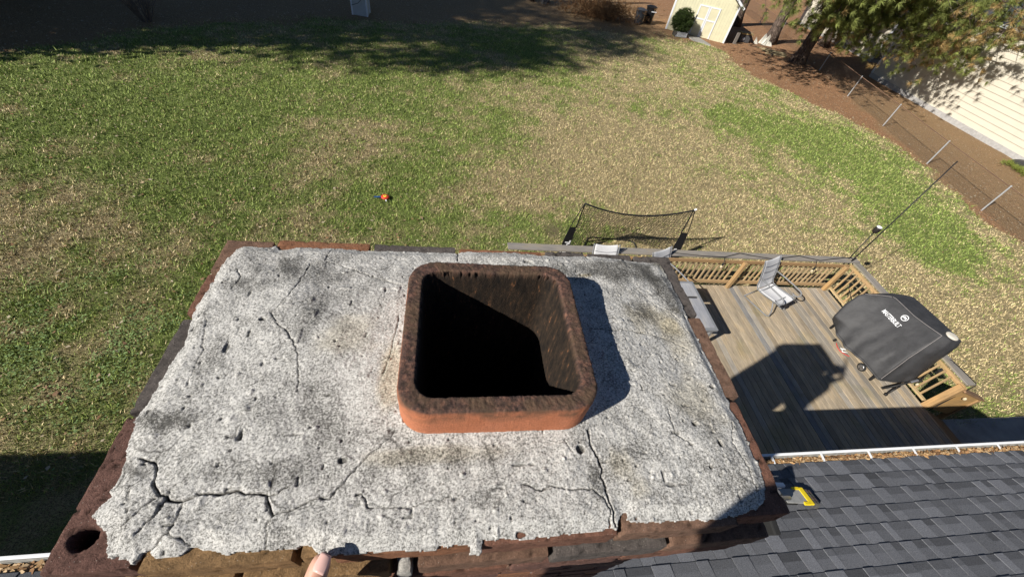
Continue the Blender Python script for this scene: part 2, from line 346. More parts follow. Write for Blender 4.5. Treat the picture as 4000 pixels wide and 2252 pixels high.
CRK = [(4, [(0.026, 0.723), (0.027, 0.689)]), (2.5, [(-0.295, 0.66), (-0.303, 0.601), (-0.311, 0.557), (-0.323, 0.532), (-0.335, 0.514), (-0.317, 0.493), (-0.29, 0.467), (-0.264, 0.432), (-0.252, 0.386), (-0.243, 0.345)]), (2, [(-0.295, 0.66), (-0.269, 0.668), (-0.232, 0.657), (-0.179, 0.63), (-0.088, 0.591)]), (2, [(-0.269, 0.668), (-0.264, 0.717)]), (2.5, [(-0.441, 0.642), (-0.422, 0.615), (-0.43, 0.581)]), (1.5, [(-0.455, 0.522), (-0.444, 0.499), (-0.425, 0.427), (-0.423, 0.367)]), (6, [(-0.44, 0.25), (-0.425, 0.247), (-0.415, 0.242), (-0.408, 0.226), (-0.405, 0.214), (-0.39, 0.201), (-0.377, 0.193), (-0.359, 0.187), (-0.347, 0.192), (-0.325, 0.194), (-0.293, 0.194), (-0.26, 0.189), (-0.247, 0.187)]), (3, [(-0.247, 0.187), (-0.233, 0.192), (-0.223, 0.198)]), (5, [(-0.248, 0.188), (-0.241, 0.172), (-0.233, 0.161)]), (3, [(-0.233, 0.161), (-0.208, 0.168), (-0.185, 0.179), (-0.16, 0.178), (-0.151, 0.195), (-0.136, 0.211), (-0.124, 0.226), (-0.1, 0.25), (-0.076, 0.27)]), (2, [(-0.233, 0.161), (-0.236, 0.151), (-0.235, 0.134), (-0.232, 0.122)]), (3, [(-0.358, 0.148), (-0.376, 0.132)]), (2.5, [(-0.358, 0.148), (-0.354, 0.176), (-0.356, 0.184)]), (3, [(-0.378, 0.191), (-0.386, 0.167), (-0.398, 0.152)]), (3, [(-0.39, 0.195), (-0.404, 0.179), (-0.416, 0.163)]), (2.5, [(-0.357, 0.147), (-0.341, 0.143), (-0.326, 0.134)]), (3, [(-0.125, 0.18), (-0.117, 0.181), (-0.104, 0.163)]), (2, [(-0.104, 0.163), (-0.081, 0.162), (-0.046, 0.16), (-0.009, 0.169), (0.014, 0.17)]), (5, [(0.248, 0.261), (0.254, 0.237), (0.26, 0.212), (0.263, 0.192), (0.263, 0.168), (0.265, 0.145), (0.268, 0.134), (0.269, 0.116)]), (3, [(0.126, 0.185), (0.157, 0.172), (0.173, 0.178), (0.202, 0.169), (0.241, 0.17), (0.257, 0.158), (0.262, 0.139), (0.258, 0.116)]), (2.5, [(0.299, 0.473), (0.363, 0.476), (0.423, 0.473), (0.479, 0.461), (0.522, 0.434)]), (2, [(0.546, 0.273), (0.528, 0.234), (0.534, 0.187), (0.536, 0.142)]), (2, [(0.417, 0.298), (0.418, 0.249), (0.441, 0.23)]), (2, [(0.452, 0.605), (0.488, 0.558), (0.529, 0.528), (0.54, 0.477)]), (2, [(-0.092, 0.505), (-0.097, 0.414), (-0.106, 0.372)]), (1.5, [(-0.432, 0.209), (-0.425, 0.194)]), (1.5, [(0.206, 0.248), (0.223, 0.217)])]
STN = [(-0.307, 0.634, 0.089, 0.039, 0.8), (-0.258, 0.497, 0.033, 0.078, 0.6), (-0.336, 0.648, 0.031, 0.032, 0.6), (-0.429, 0.305, 0.051, 0.024, 1), (-0.217, 0.215, 0.069, 0.026, 0.55), (-0.197, 0.307, 0.045, 0.052, 0.5), (0.418, 0.673, 0.157, 0.051, 1), (0.533, 0.608, 0.042, 0.094, 0.9), (0.45, 0.542, 0.033, 0.069, 0.7), (0.014, 0.227, 0.117, 0.016, 0.55), (-0.11, 0.206, 0.031, 0.022, 0.5), (-0.213, 0.135, 0.019, 0.018, 0.5), (0.25, 0.18, 0.017, 0.035, 0.8), (-0.405, 0.593, 0.053, 0.025, 0.7), (-0.401, 0.416, 0.02, 0.048, 0.4), (0.284, 0.194, 0.05, 0.025, 0.4), (-0.217, 0.57, 0.046, 0.086, 0.35), (-0.308, 0.227, 0.067, 0.019, 0.45), (-0.302, 0.319, 0.024, 0.023, 0.3), (0.343, 0.151, 0.027, 0.015, 0.5), (0.331, 0.225, 0.028, 0.026, 0.4), (0.156, 0.743, 0.206, 0.023, 0.3), (-0.225, 0.677, 0.066, 0.024, 0.5)]
YEL = [(0.475, 0.519, 0.077, 0.052, 0.7), (0.509, 0.463, 0.038, 0.063, 0.5), (-0.093, 0.371, 0.023, 0.077, 0.7), (-0.187, 0.455, 0.057, 0.063, 0.45), (0.478, 0.318, 0.061, 0.066, 0.45), (0.297, 0.206, 0.037, 0.033, 0.5), (-0.011, 0.232, 0.125, 0.016, 0.5), (0.571, 0.689, 0.038, 0.03, 0.9), (0.338, 0.65, 0.02, 0.008, 1), (0.322, 0.168, 0.022, 0.024, 0.4)]
FX0, FX1, FY0, FY1 = -.0726, .256, .2615, .588                 # outer faces of the clay flue liner
def rrect_d(x, y, r=.05, grow=0.0):
    cx, cy = (FX0 + FX1) / 2, (FY0 + FY1) / 2; hx, hy = (FX1 - FX0) / 2 + grow - r, (FY1 - FY0) / 2 + grow - r
    qx, qy = np.abs(x - cx) - hx, np.abs(y - cy) - hy
    return np.hypot(np.maximum(qx, 0), np.maximum(qy, 0)) + np.minimum(np.maximum(qx, qy), 0) - r
st = .0015
ax = np.arange(-.495, .59, st); ay = np.arange(.085, .745, st); AX, AY = np.meshgrid(ax, ay); cx, cy = AX.ravel(), AY.ravel()
jx, jy = (fbm(cx * 90, cy * 90, 3, 41) - .5) * .007, (fbm(cx * 90, cy * 90, 3, 42) - .5) * .007
inside = in_poly(cx + jx, cy + jy, OUT)
dF = rrect_d(cx, cy); dE = seg_dist(cx, cy, OUT + OUT[:1])
wob = (fbm(cx * 80, cy * 80, 4, 55) - .5) * .009, (fbm(cx * 80, cy * 80, 4, 56) - .5) * .009
ck = np.zeros_like(cx)
for w, P in CRK:
    dd = seg_dist(cx + wob[0], cy + wob[1], P); ck = np.maximum(ck, sstep(w * .00024 + .0008, w * .00008, dd) * min(1, .25 + w / 6.5))
dip = fbm(cx * 9, cy * 9, 4, 61) - .5
up = sstep(.0, .30, dE)
cz = 6.931 + .020 * up + .010 * np.exp(-np.maximum(dF, 0) / .03) + dip * .011 + (fbm(cx * 55, cy * 55, 3, 62) - .5) * .0026 + (fbm(cx * 240, cy * 240, 2, 63) - .5) * .0017
cz = 6.9225 + (cz - 6.9225) * (.18 + .82 * sstep(0, .024, dE)); cz -= .006 * ck
pits = vnoise(cx * 95, cy * 95, 64); cz -= .003 * sstep(.90, .97, pits)
lumps = vnoise(cx * 60 + 5, cy * 60, 65); cz += .0025 * sstep(.88, .97, lumps)
big = vnoise(cx * 26 + 3, cy * 26, 66); hole = sstep(.962, .975, big); cz -= .006 * hole
stain = np.zeros_like(cx); yel = np.zeros_like(cx); nn = fbm(cx * 22, cy * 22, 4, 71) - .5
for a, arr in ((STN, stain), (YEL, yel)):
    for sx, sy, rx, ry, w in a: arr += w * sstep(1.25, .35, np.hypot((cx - sx) / rx, (cy - sy) / ry) + nn * 1.3)
stain += .22 * sstep(.5, .75, fbm(cx * 12, cy * 12, 4, 72)) + .12 * sstep(-.1, .5, cx) * sstep(.45, .6, fbm(cx * 30, cy * 30, 3, 73))
dark = np.clip(ck * 1.0 + sstep(.90, .97, pits) * .6 + hole * .8, 0, 1)
ny, nx = AX.shape; vi = np.arange(nx * ny).reshape(ny, nx)
ok = inside & (dF > -.012); okc = ok.reshape(ny, nx); q = okc[:-1, :-1] & okc[1:, :-1] & okc[:-1, 1:] & okc[1:, 1:]
F = np.stack([vi[:-1, :-1][q], vi[:-1, 1:][q], vi[1:, 1:][q], vi[1:, :-1][q]], 1)
# skirt down to the bricks round the free edge
ed = np.concatenate([F[:, [0, 1]], F[:, [1, 2]], F[:, [2, 3]], F[:, [3, 0]]]); key = np.sort(ed, 1); kk = key[:, 0].astype(np.int64) * (nx * ny) + key[:, 1]
_, inv, cnt = np.unique(kk, return_inverse=True, return_counts=True); be = ed[cnt[inv] == 1]
V = np.stack([cx, cy, cz], 1); n0 = len(V); bv, bi = np.unique(be, return_inverse=True); bi = bi.reshape(be.shape)
V2 = V[bv].copy(); V2[:, 2] = 6.915
F2 = np.stack([be[:, 1], be[:, 0], n0 + bi[:, 0], n0 + bi[:, 1]], 1)
V = np.concatenate([V, V2]); F = np.concatenate([F, F2])
at = dict(stain=np.concatenate([stain, stain[bv]]), yel=np.concatenate([yel, yel[bv]]), dark=np.concatenate([dark, dark[bv] * 0]))
used, F = np.unique(F, return_inverse=True); F = F.reshape(-1, 4); V = V[used]; at = {k: v[used] for k, v in at.items()}
t = NT("mortar_crown")
sp = t.noise(300, 3, rough=.7); sp2 = t.noise(700, 2); sp3 = t.noise(28, 5, rough=.6)
fac = t.math('ADD', t.math('MULTIPLY', sp, .65), t.math('MULTIPLY', sp2, .35)); fac = t.math('SUBTRACT', fac, t.math('MULTIPLY', t.attr("stain", "Fac"), .115))
fac = t.math('ADD', fac, t.math('MULTIPLY', t.math('SUBTRACT', sp3, .5), .22))
c = t.ramp(fac, [(.34, (.08, .077, .07)), (.425, (.24, .233, .217)), (.49, (.42, .41, .385)), (.58, (.63, .615, .58))])
c = t.mix(c, (.62, .55, .40), t.math('MULTIPLY', t.attr("yel", "Fac"), .5, clamp=True), 'MULTIPLY') if False else t.mix(c, t.mix(c, (.92, .84, .66), 1.0, 'MULTIPLY'), t.math('MULTIPLY', t.attr("yel", "Fac"), 1.0, clamp=True))
wv = t.n("ShaderNodeVectorMath"); wv.operation = 'MULTIPLY_ADD'; nv_ = t.n("ShaderNodeTexNoise"); t.l(t.P(), nv_.inputs["Vector"]); nv_.inputs["Scale"].default_value = 28; nv_.inputs["Detail"].default_value = 4
t.l(nv_.outputs["Color"], wv.inputs[0]); wv.inputs[1].default_value = (.045, .045, .0); t.l(t.P(), wv.inputs[2])
flatv = t.mapping(wv.outputs[0], (1, 1, 0)); ve = t.voro(13, 'DISTANCE_TO_EDGE', flatv); ve2 = t.voro(34, 'DISTANCE_TO_EDGE', flatv)
spx = t.n("ShaderNodeSeparateXYZ"); t.l(t.P(), spx.inputs[0]); right = t.math('MULTIPLY', t.math('SUBTRACT', spx.outputs[0], .22), 5, clamp=True)
crz = t.math('MULTIPLY', t.ramp(ve, [(0, 1), (.022, 0)]), t.ramp(t.noise(9, 3), [(.47, 0), (.6, .75)])); crz2 = t.math('MULTIPLY', t.math('MULTIPLY', t.ramp(ve2, [(0, 1), (.03, 0)]), right), t.ramp(t.noise(16, 3), [(.45, 0), (.62, .6)]))
crk = t.math('MAXIMUM', crz, crz2)
c = t.mix(c, (.03, .027, .023), t.math('MAXIMUM', t.attr("dark", "Fac"), crk))
t.color(c).rough(.95); t.bump(t.math('ADD', sp, t.math('MULTIPLY', sp2, .6)), .40, .003)
np_mesh("mortar_crown", V - np.array([0.05, .43, 2.6]), F, t.m, CH, smooth=True, attrs=at)

# bricks: every brick a rough, slightly rounded block inside one mesh
def rough_block(x0, x1, y0, y1, z0, z1, col, step=.006, amp=.0016, rnd=.0035, seed=0, hole=None):
    V = []; Fc = []; C = []
    c = np.array([(x0 + x1) / 2, (y0 + y1) / 2, (z0 + z1) / 2]); h = np.array([x1 - x0, y1 - y0, z1 - z0]) / 2
    n = np.maximum(2, np.ceil(2 * h / step).astype(int)); off = 0
    for axis in range(3):
        a, b = [(1, 2), (2, 0), (0, 1)][axis]
        for sg in (-1, 1):
            u = np.linspace(-1, 1, n[a] + 1); v = np.linspace(-1, 1, n[b] + 1); U, Vv = np.meshgrid(u, v)
            p = np.zeros((U.size, 3)); p[:, axis] = sg * h[axis]; p[:, a] = U.ravel() * h[a]; p[:, b] = Vv.ravel() * h[b]
            inn = np.clip(p, -(h - rnd), h - rnd); dl = p - inn; L = np.linalg.norm(dl, axis=1, keepdims=True); p = inn + dl / np.maximum(L, 1e-9) * rnd * (L > 1e-9)
            nrm = dl / np.maximum(L, 1e-9); w = p + c
            d = (fbm(w[:, 0] * 55 + w[:, 2] * 31 + seed, w[:, 1] * 55 + w[:, 2] * 47, 3, 90) - .5) * 2
            d2 = (fbm(w[:, 0] * 14 + w[:, 2] * 9 + seed, w[:, 1] * 14 + w[:, 2] * 13, 2, 91) - .5) * 2
            pit = sstep(.80, .92, vnoise(w[:, 0] * 150 + seed, w[:, 1] * 150 + w[:, 2] * 97, 92))
            p = p + nrm * (d * amp + d2 * amp * .7 - pit * .0028)[:, None]
            cc = np.full(len(p), 1.0) - pit * .7
            if hole is not None and axis == 2 and sg == 1:
                hd = np.hypot((w[:, 0] - hole[0]) / hole[2], (w[:, 1] - hole[1]) / hole[3]) + d * .08
                k = sstep(1.05, .85, hd); p[:, 2] -= k * .030; cc *= 1 - .93 * k
            i = np.arange(U.size).reshape(U.shape)
            f = np.stack([i[:-1, :-1], i[:-1, 1:], i[1:, 1:], i[1:, :-1]], -1).reshape(-1, 4)
            if sg < 0: f = f[:, ::-1]
            V.append(p + c); Fc.append(f + off); off += len(p)
            v1 = .85 + .3 * fbm(w[:, 0] * 18 + seed * 3, w[:, 1] * 18 + w[:, 2] * 20, 3, 95)
            C.append(np.array(col)[None] * (cc * v1)[:, None])
    return np.concatenate(V), np.concatenate(Fc), np.concatenate(C)
BR = []
RED, BRN, GRY, GLD, ORG, DRD = (.20, .098, .066), (.20, .118, .080), (.115, .098, .088), (.27, .165, .078), (.28, .13, .07), (.155, .082, .064)
T0, T1 = 6.862, 6.922
def row(edges, y0, y1, z0, z1, cols, axis='x', s0=0, hole=None, step=.006):
    for i, (a, b) in enumerate(zip(edges[:-1], edges[1:])):
        if isinstance(cols[i], tuple) is False: continue
        j = random.uniform(-.003, .003); zz = random.uniform(-.002, .002)
        a2, b2 = a + .005, b - .005
        BR.append(rough_block(a2, b2, y0 + j, y1 + j, z0, z1 + zz, cols[i], seed=s0 + i * 7.7, step=step) if axis == 'x' else
                  rough_block(y0 + j, y1 + j, a2, b2, z0, z1 + zz, cols[i], seed=s0 + i * 7.7, hole=hole if i == 0 else None, step=step))
row([-.388, -.193, -.153, .052, .277, .487], .108, .21, T0, T1, [GLD, GLD, ORG, RED, BRN], s0=1)
BR.append(rough_block(-.492, -.392, .113, .318, T0, T1, DRD, seed=3, hole=(-.461, .151, .0165, .0135), step=.0032))
row([.32, .52, .635, .745], -.492, -.392, T0, T1, [GRY, RED, BRN], axis='y', s0=50)
BR.append(rough_block(.482, .585, .115, .318, T0, T1, RED, seed=8))
row([.322, .535, .745], .494, .597, T0, T1, [BRN, GRY], axis='y', s0=70)
row([-.392, -.178, .026, .245, .36, .49], .642, .744, T0, T1, [ORG, GRY, ORG, GRY, GRY], s0=90)
row([-.50, -.285, -.07, -.038, .18, .387, .585], .094, .19, 6.795, 6.853, [GLD, GLD, (.5, .48, .44), BRN, GRY, BRN], s0=120)
row([-.492, -.30, -.09, .12, .33, .568], .092, .19, 6.728, 6.786, [RED, ORG, RED, DRD, RED], s0=150)
row([.20, .41, .61, .75], .483, .585, 6.795, 6.853, [GRY, BRN, RED], axis='y', s0=180); row([.20, .41, .61, .75], -.50, -.40, 6.795, 6.853, [RED, BRN, GRY], axis='y', s0=190)
row([.20, .41, .61, .75], .472, .574, 6.728, 6.786, [RED, DRD, RED], axis='y', s0=200); row([.20, .41, .61, .75], -.49, -.39, 6.728, 6.786, [RED, BRN, RED], axis='y', s0=210)
row([-.49, -.28, -.07, .14, .35, .56], .65, .75, 6.795, 6.853, [RED, BRN, RED, BRN, RED], s0=220); row([-.49, -.28, -.07, .14, .35, .56], .65, .75, 6.728, 6.786, [RED, BRN, RED, BRN, RED], s0=230)
# shaft below the corbels, plain running bond down to the roof
zc = 6.719; ci = 0
while zc > 2.6:
    o = 0 if ci % 2 else .105
    near = zc > 6.3; stp = .012 if near else .08
    e = [-.452] + [round(-.452 + o + .207 * k, 3) for k in range(1 if o == 0 else 0, 6) if .03 < o + .207 * k < .96] + [.545]
    cs = [random.choice([RED, BRN, DRD, ORG, RED]) for _ in e]
    row(e, .142, .24, zc - .058, zc, cs, s0=300 + ci * 9, step=stp)
    if not near or ci % 1 == 0: row(e, .625, .72, zc - .058, zc, cs, s0=700 + ci * 9, step=.08)
    e2 = [.245, .43, .62] if ci % 2 else [.245, .335, .52, .62]
    for xx in ((-.452, -.352), (.445, .545)): row(e2, xx[0], xx[1], zc - .058, zc, [random.choice([RED, BRN, DRD]) for _ in e2], axis='y', s0=900 + ci * 5, step=.08)
    zc -= .067; ci += 1
t = NT("brick"); nb1 = t.noise(420, 4, rough=.8); nb2 = t.noise(70, 5, rough=.7); vb = t.voro(170)
bc = t.mix(t.attr("col"), t.ramp(nb2, [(.28, .55), (.5, 1), (.72, 1.4)]), 1.0, 'MULTIPLY'); bc = t.mix(bc, t.ramp(nb1, [(.3, .6), (.5, 1), (.7, 1.35)]), 1.0, 'MULTIPLY')
bc = t.mix(bc, (.55, .50, .42), t.ramp(vb, [(.05, .55), (.13, 0)])); bc = t.mix(bc, (.025, .02, .018), t.ramp(nb2, [(.64, 0), (.74, .6)]))
t.color(bc).rough(.95); t.bump(t.math('ADD', nb1, nb2), .9, .004); brick_mat = t.m
off = 0; Vs, Fs, Cs = [], [], []
for v, f, c in BR: Vs.append(v); Fs.append(f + off); Cs.append(c); off += len(v)
np_mesh("brickwork", np.concatenate(Vs) - np.array([0.05, .43, 2.6]), np.concatenate(Fs), brick_mat, CH, col=np.concatenate(Cs), smooth=True)
b = MB(); g_ = (.42, .40, .37)
for (x0, x1, y0, y1, z0, z1) in ((-.402, .49, .205, .66, 6.857, 6.912), (-.468, .55, .128, .73, 6.79, 6.8575), (-.462, .54, .128, .73, 6.722, 6.79), (-.446, .539, .15, .712, 2.6, 6.722)):
    P = [(x0, y0), (x1, y0), (x1, y1), (x0, y1)]; hx, hy = .0917, .425; w = .135
    
    H = [(hx - w, hy - w), (hx + w, hy - w), (hx + w, hy + w), (hx - w, hy + w)]
    vs = [(x, y, z) for z in (z0, z1) for x, y in P] + [(x, y, z) for z in (z0, z1) for x, y in H]
    fs = [(i, (i + 1) % 4, 4 + (i + 1) % 4, 4 + i) for i in range(4)] + [(8 + (i + 1) % 4, 8 + i, 12 + i, 12 + (i + 1) % 4) for i in range(4)] + [(4 + i, 4 + (i + 1) % 4, 12 + (i + 1) % 4, 12 + i) for i in range(4)] + [((i + 1) % 4, i, 8 + i, 8 + (i + 1) % 4) for i in range(4)]
    b.add(vs, fs, g_)
b.build("mortar_joint", vcol("mortar", .3, 120, 5, .95, .5, .004), CH)
# clay flue liner
NP = 900; per = []
def rr_loop(grow, r, n=NP):
    cx0, cy0 = (FX0 + FX1) / 2, (FY0 + FY1) / 2; hx, hy = (FX1 - FX0) / 2 + grow, (FY1 - FY0) / 2 + grow; r = max(r, .004)
    L = [2 * (hx - r), .5 * math.pi * r, 2 * (hy - r), .5 * math.pi * r] * 2; tot = sum(L); out = []
    for i in range(n):
        s = i / n * tot; k = 0
        while s > L[k]: s -= L[k]; k += 1
        if k == 0: p = (-hx + r + s, -hy)
        elif k == 1: a = s / r; p = (hx - r + r * math.sin(a), -hy + r - r * math.cos(a))
        elif k == 2: p = (hx, -hy + r + s)
        elif k == 3: a = s / r; p = (hx - r + r * math.cos(a), hy - r + r * math.sin(a))
        elif k == 4: p = (hx - r - s, hy)
        elif k == 5: a = s / r; p = (-hx + r - r * math.sin(a), hy - r + r * math.cos(a))
        elif k == 6: p = (-hx, hy - r - s)
        else: a = s / r; p = (-hx + r - r * math.cos(a), -hy + r - r * math.sin(a))
        out.append((cx0 + p[0], cy0 + p[1]))
    return np.array(out)
ZF = 7.024
prof = [(0, 6.90, 0)] + [(0, 6.93 + .0085 * k, 0) for k in range(10)] + [(-.0006, ZF - .0045, .35), (-.002, ZF - .001, .8), (-.004, ZF, 1)] + [(-.0065 - .00235 * k, ZF + .001, 1) for k in range(9)] + [(-.0275, ZF - .001, 1), (-.0285, ZF - .004, 1.3), (-.029, ZF - .008, 1.6)] + [(-.0295, ZF - .008 - .008 * k, 2) for k in range(1, 8)] + [(-.030, ZF - .072 - .03 * k * (1 + k * .05), 2) for k in range(1, 24)] + [(-.03, 5.2, 2), (-.03, 2.7, 2)]
rings = []; zone = []
for i, (g, z, zn) in enumerate(prof):
    lp = rr_loop(g, .052 + g * .7); x, y = lp[:, 0], lp[:, 1]
    base = rr_loop(0, .052); bx, by = base[:, 0], base[:, 1]
    dx, dy = lp[:, 0] - (FX0 + FX1) / 2, lp[:, 1] - (FY0 + FY1) / 2; L = np.hypot(dx, dy); dx, dy = dx / L, dy / L
    rim = 1.0 if .3 < zn < 1.7 else 0.12
    nz = (fbm(x * 210 + z * 40, y * 210 + z * 40, 4, 110) - .5); nr = (fbm(bx * 170 + z * 90, by * 170 - z * 90, 4, 111) - .5)
    chip = sstep(.52, .72, fbm(bx * 110 + 3, by * 110, 4, 112)) * (1 if zn in (1.3, 1.6) else 0)
    wav = (fbm(bx * 8, by * 8, 2, 113) - .5) * .004
    zz = z + wav + nz * .0042 * rim * (1 if zn >= .8 else .4) - chip * .006
    r_ = nr * (.0035 if 1 < zn < 1.9 else .0012) + chip * .007 * (zn > 1)
    rings.append(np.stack([x + dx * r_, y + dy * r_, zz], 1)); zone.append(np.full(NP, zn))
V = np.concatenate(rings + [np.array([[.0917, .425, 2.7]])]); zone = np.concatenate(zone + [np.array([2.0])]); M_ = len(prof)
i0 = np.arange(NP); i1 = (i0 + 1) % NP
F = np.concatenate([np.stack([k * NP + i0, k * NP + i1, (k + 1) * NP + i1, (k + 1) * NP + i0], 1) for k in range(M_ - 1)] + [np.stack([(M_ - 1) * NP + i0[::2], (M_ - 1) * NP + i0[::2] + 1, (M_ - 1) * NP + (i0[::2] + 2) % NP, np.full(NP // 2, M_ * NP)], 1)])
t = NT("clay_flue"); z_ = t.attr("zone", "Fac"); nA = t.noise(22, 5); nB = t.noise(180, 4, rough=.7); nC = t.noise(85, 6, t.mapping(t.P(), (1, 1, .30)), rough=.75)
cl = t.ramp(nA, [(.3, (.46, .165, .08)), (.7, (.58, .22, .115))]); cl = t.mix(cl, t.ramp(nB, [(.3, .82), (.7, 1.15)]), 1.0, 'MULTIPLY')
rimc = t.ramp(nC, [(.34, (.022, .017, .015)), (.5, (.085, .05, .04)), (.66, (.21, .105, .072))])
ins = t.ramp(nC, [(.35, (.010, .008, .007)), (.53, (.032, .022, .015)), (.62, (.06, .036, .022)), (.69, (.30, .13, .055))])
sep = t.n("ShaderNodeSeparateXYZ"); t.l(t.P(), sep.inputs[0])
soot = t.math('MULTIPLY', t.math('SUBTRACT', nA, .42), 6.0, clamp=True)          # soot streak below the rim, patchy
c1 = t.mix(cl, rimc, t.math('MULTIPLY', t.math('ADD', z_, t.math('MULTIPLY', t.math('SUBTRACT', nA, .5), .6)), 1.15, clamp=True))
zr = t.math('MULTIPLY', t.math('SUBTRACT', sep.outputs[2], 6.988), 45, clamp=True)
c1 = t.mix(c1, (.10, .065, .04), t.math('MULTIPLY', t.math('MULTIPLY', zr, soot), .75))
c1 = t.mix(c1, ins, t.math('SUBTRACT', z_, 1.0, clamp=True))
t.color(c1).rough(.85); t.bump(t.noise(330, 5, rough=.75), .7, .004)
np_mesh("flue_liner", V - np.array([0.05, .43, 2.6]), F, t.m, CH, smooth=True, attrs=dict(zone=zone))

# ---------------------------------------------------------------- house: roof, walls, gutters
ZE, PITCH = 3.4, R(22); TP, CP = math.tan(PITCH), math.cos(PITCH)
HX0, HX1, HX2, HX3 = -24.0, 0.06, 8.35, 18.0            # main roof | projecting bay | main roof
E_MAIN, E_BAY = .715, 1.185                             # eave lines (y)
HO = thing("house", "single storey house with a grey shingle roof behind the chimney", "house", (4, -4, 0))
sh_mat = vcol("asphalt_shingle", .6, 170, 5, .95, .6, .004)
def shingles(bm, x0, x1, ye, y_top, seed):
    rr = random.Random(seed); exp = .183; n = int((ye + .02 - y_top) / CP / exp) + 1
    def P(x, s, h): return (x, ye + .02 - s * CP - h * math.sin(PITCH) * 0, ZE + s * math.sin(PITCH) - .02 * TP + h)
    for k in range(n):
        s0, s1 = k * exp, (k + 1) * exp + .01
        wob = [rr.uniform(-.003, .003) for _ in range(4)]
        x = x0 - rr.uniform(0, .2); hi = rr.random() < .5
        while x < x1:
            w = rr.uniform(.07, .19) if hi else rr.uniform(.09, .26); xa, xb = max(x + .0025, x0), min(x + w - .0025, x1)
            if xb > xa + .004:
                h = .019 if hi else .011; tone = (rr.uniform(.135, .175) if hi else rr.uniform(.115, .15)) * (1 if rr.random() < .85 else .8)
                c = (tone * .97, tone * 1.0, tone * 1.10); j = rr.uniform(-.0025, .0025)
                k2 = rr.choice((.6, .68, .75, .85)) if (not hi or rr.random() < .35) else 1; c2 = tuple(v * k2 for v in c)
                sm = s0 + exp * rr.uniform(.32, .45)
                A = [P(xa, s0 + j, h), P(xb, s0 + j, h), P(xb, sm, h * .72), P(xa, sm, h * .72), P(xb, s1, .001), P(xa, s1, .001), P(xa, s0 + j, -.004), P(xb, s0 + j, -.004)]
                o = len(bm.v); bm.v += A
                for f, cc in (((0, 1, 2, 3), c2), ((3, 2, 4, 5), c), ((6, 7, 1, 0), c2), ((7, 4, 2, 1), c), ((5, 6, 0, 3), c)):
                    bm.f.append(tuple(i + o for i in f)); bm.c.append(cc)
            x += w; hi = not hi
b = MB(); shingles(b, HX1, HX2, E_BAY, -1.2, 3); shingles(b, HX0, HX1 - .01, E_MAIN, -1.2, 5); shingles(b, HX2 + .01, HX3, E_MAIN, -1.2, 6)
RIDGE = -5.2
def deck_pts(x0, x1, ye, drop): return [(x0, ye, ZE - drop - .012), (x1, ye, ZE - drop - .012), (x1, RIDGE, ZE + (ye - RIDGE) * TP - drop), (x0, RIDGE, ZE + (ye - RIDGE) * TP - drop)]
for x0, x1, ye in ((HX1, HX2, E_BAY), (HX0, HX1, E_MAIN), (HX2, HX3, E_MAIN)):
    a = deck_pts(x0, x1, ye, .012); c = deck_pts(x0, x1, ye, .16)
    b.add(a + c, [(0, 1, 2, 3), (7, 6, 5, 4), (0, 4, 5, 1), (1, 5, 6, 2), (3, 7, 4, 0), (2, 6, 7, 3)], (.08, .08, .085))
zr = ZE + (E_MAIN - RIDGE) * TP
b.add([(HX0, RIDGE, zr), (HX3, RIDGE, zr), (HX3, 2 * RIDGE - E_MAIN, ZE), (HX0, 2 * RIDGE - E_MAIN, ZE)], [(0, 1, 2, 3)], (.08, .08, .085))
roof = b.build("roof", sh_mat, HO)
b = MB(); wc = (.55, .53, .48)
b.prism([(HX0 + .3, 2 * RIDGE - E_MAIN + .4), (HX3 - .3, 2 * RIDGE - E_MAIN + .4), (HX3 - .3, E_MAIN - .4), (HX2 - .3, E_MAIN - .4), (HX2 - .3, E_BAY - .4), (HX1 + .02, E_BAY - .4), (HX1 + .02, E_MAIN - .4), (HX0 + .3, E_MAIN - .4)], 0, ZE - .12, wc)
wall = b.build("wall", vcol("house_siding", .1, 6, 3, .8), HO)
gut_w = flat("white_gutter_paint", (.78, .79, .80), .35, .05, 8)
gut_in = flat("gutter_inside", (.34, .335, .31), .7, .35, 14)
dry_leaf = NT("dry_leaf"); dry_leaf.color(dry_leaf.attr("col")).rough(.75); dry_leaf = dry_leaf.m
def gutter(x0, x1, ye, first, gap, label):
    yo = ye + .125
    b = MB(); prof = [(ye + .004, ZE - .02), (ye + .004, ZE - .12), (ye + .085, ZE - .12), (yo - .012, ZE - .045), (yo - .012, ZE - .012), (yo, ZE - .004), (yo + .014, ZE - .004), (yo + .014, ZE - .02), (yo + .002, ZE - .05), (ye + .09, ZE - .126), (ye, ZE - .126), (ye, ZE - .02)]
    n = len(prof); vs = [(x, y, z) for x in (x0, x1) for y, z in prof]
    b.add(vs, [(i, (i + 1) % n, n + (i + 1) % n, n + i) for i in range(n)] + [tuple(range(n))[::-1], tuple(range(n, 2 * n))])
    g = b.build("gutter", gut_w, HO, label=label)
    b = MB(); b.add([(x0, yo - .014, ZE - .012), (x1, yo - .014, ZE - .012), (x1, ye + .083, ZE - .117), (x0, ye + .083, ZE - .117), (x0, ye + .006, ZE - .117), (x1, ye + .006, ZE - .117)], [(0, 1, 2, 3), (3, 2, 5, 4)])
    sub(b.build("gutter_lining", gut_in, HO), g)
    x = first
    while x < x1:
        b = MB(); b.bar((x, ye - .005, ZE - .012), (x + .012, yo + .004, ZE - .003), .028, .004); sub(b.build("hanger", gut_w, HO), g); x += gap
    return g
gutter(HX1 + .3, HX2, E_BAY, 3.72, .66, "white gutter full of dry leaves along the projecting eave")
gutter(HX0, HX1 - .5, E_MAIN, -23.6, .9, "white gutter on the eave at the lower left")
gutter(HX2 + .05, HX3, E_MAIN, 8.9, .9, "white gutter at the far right end")
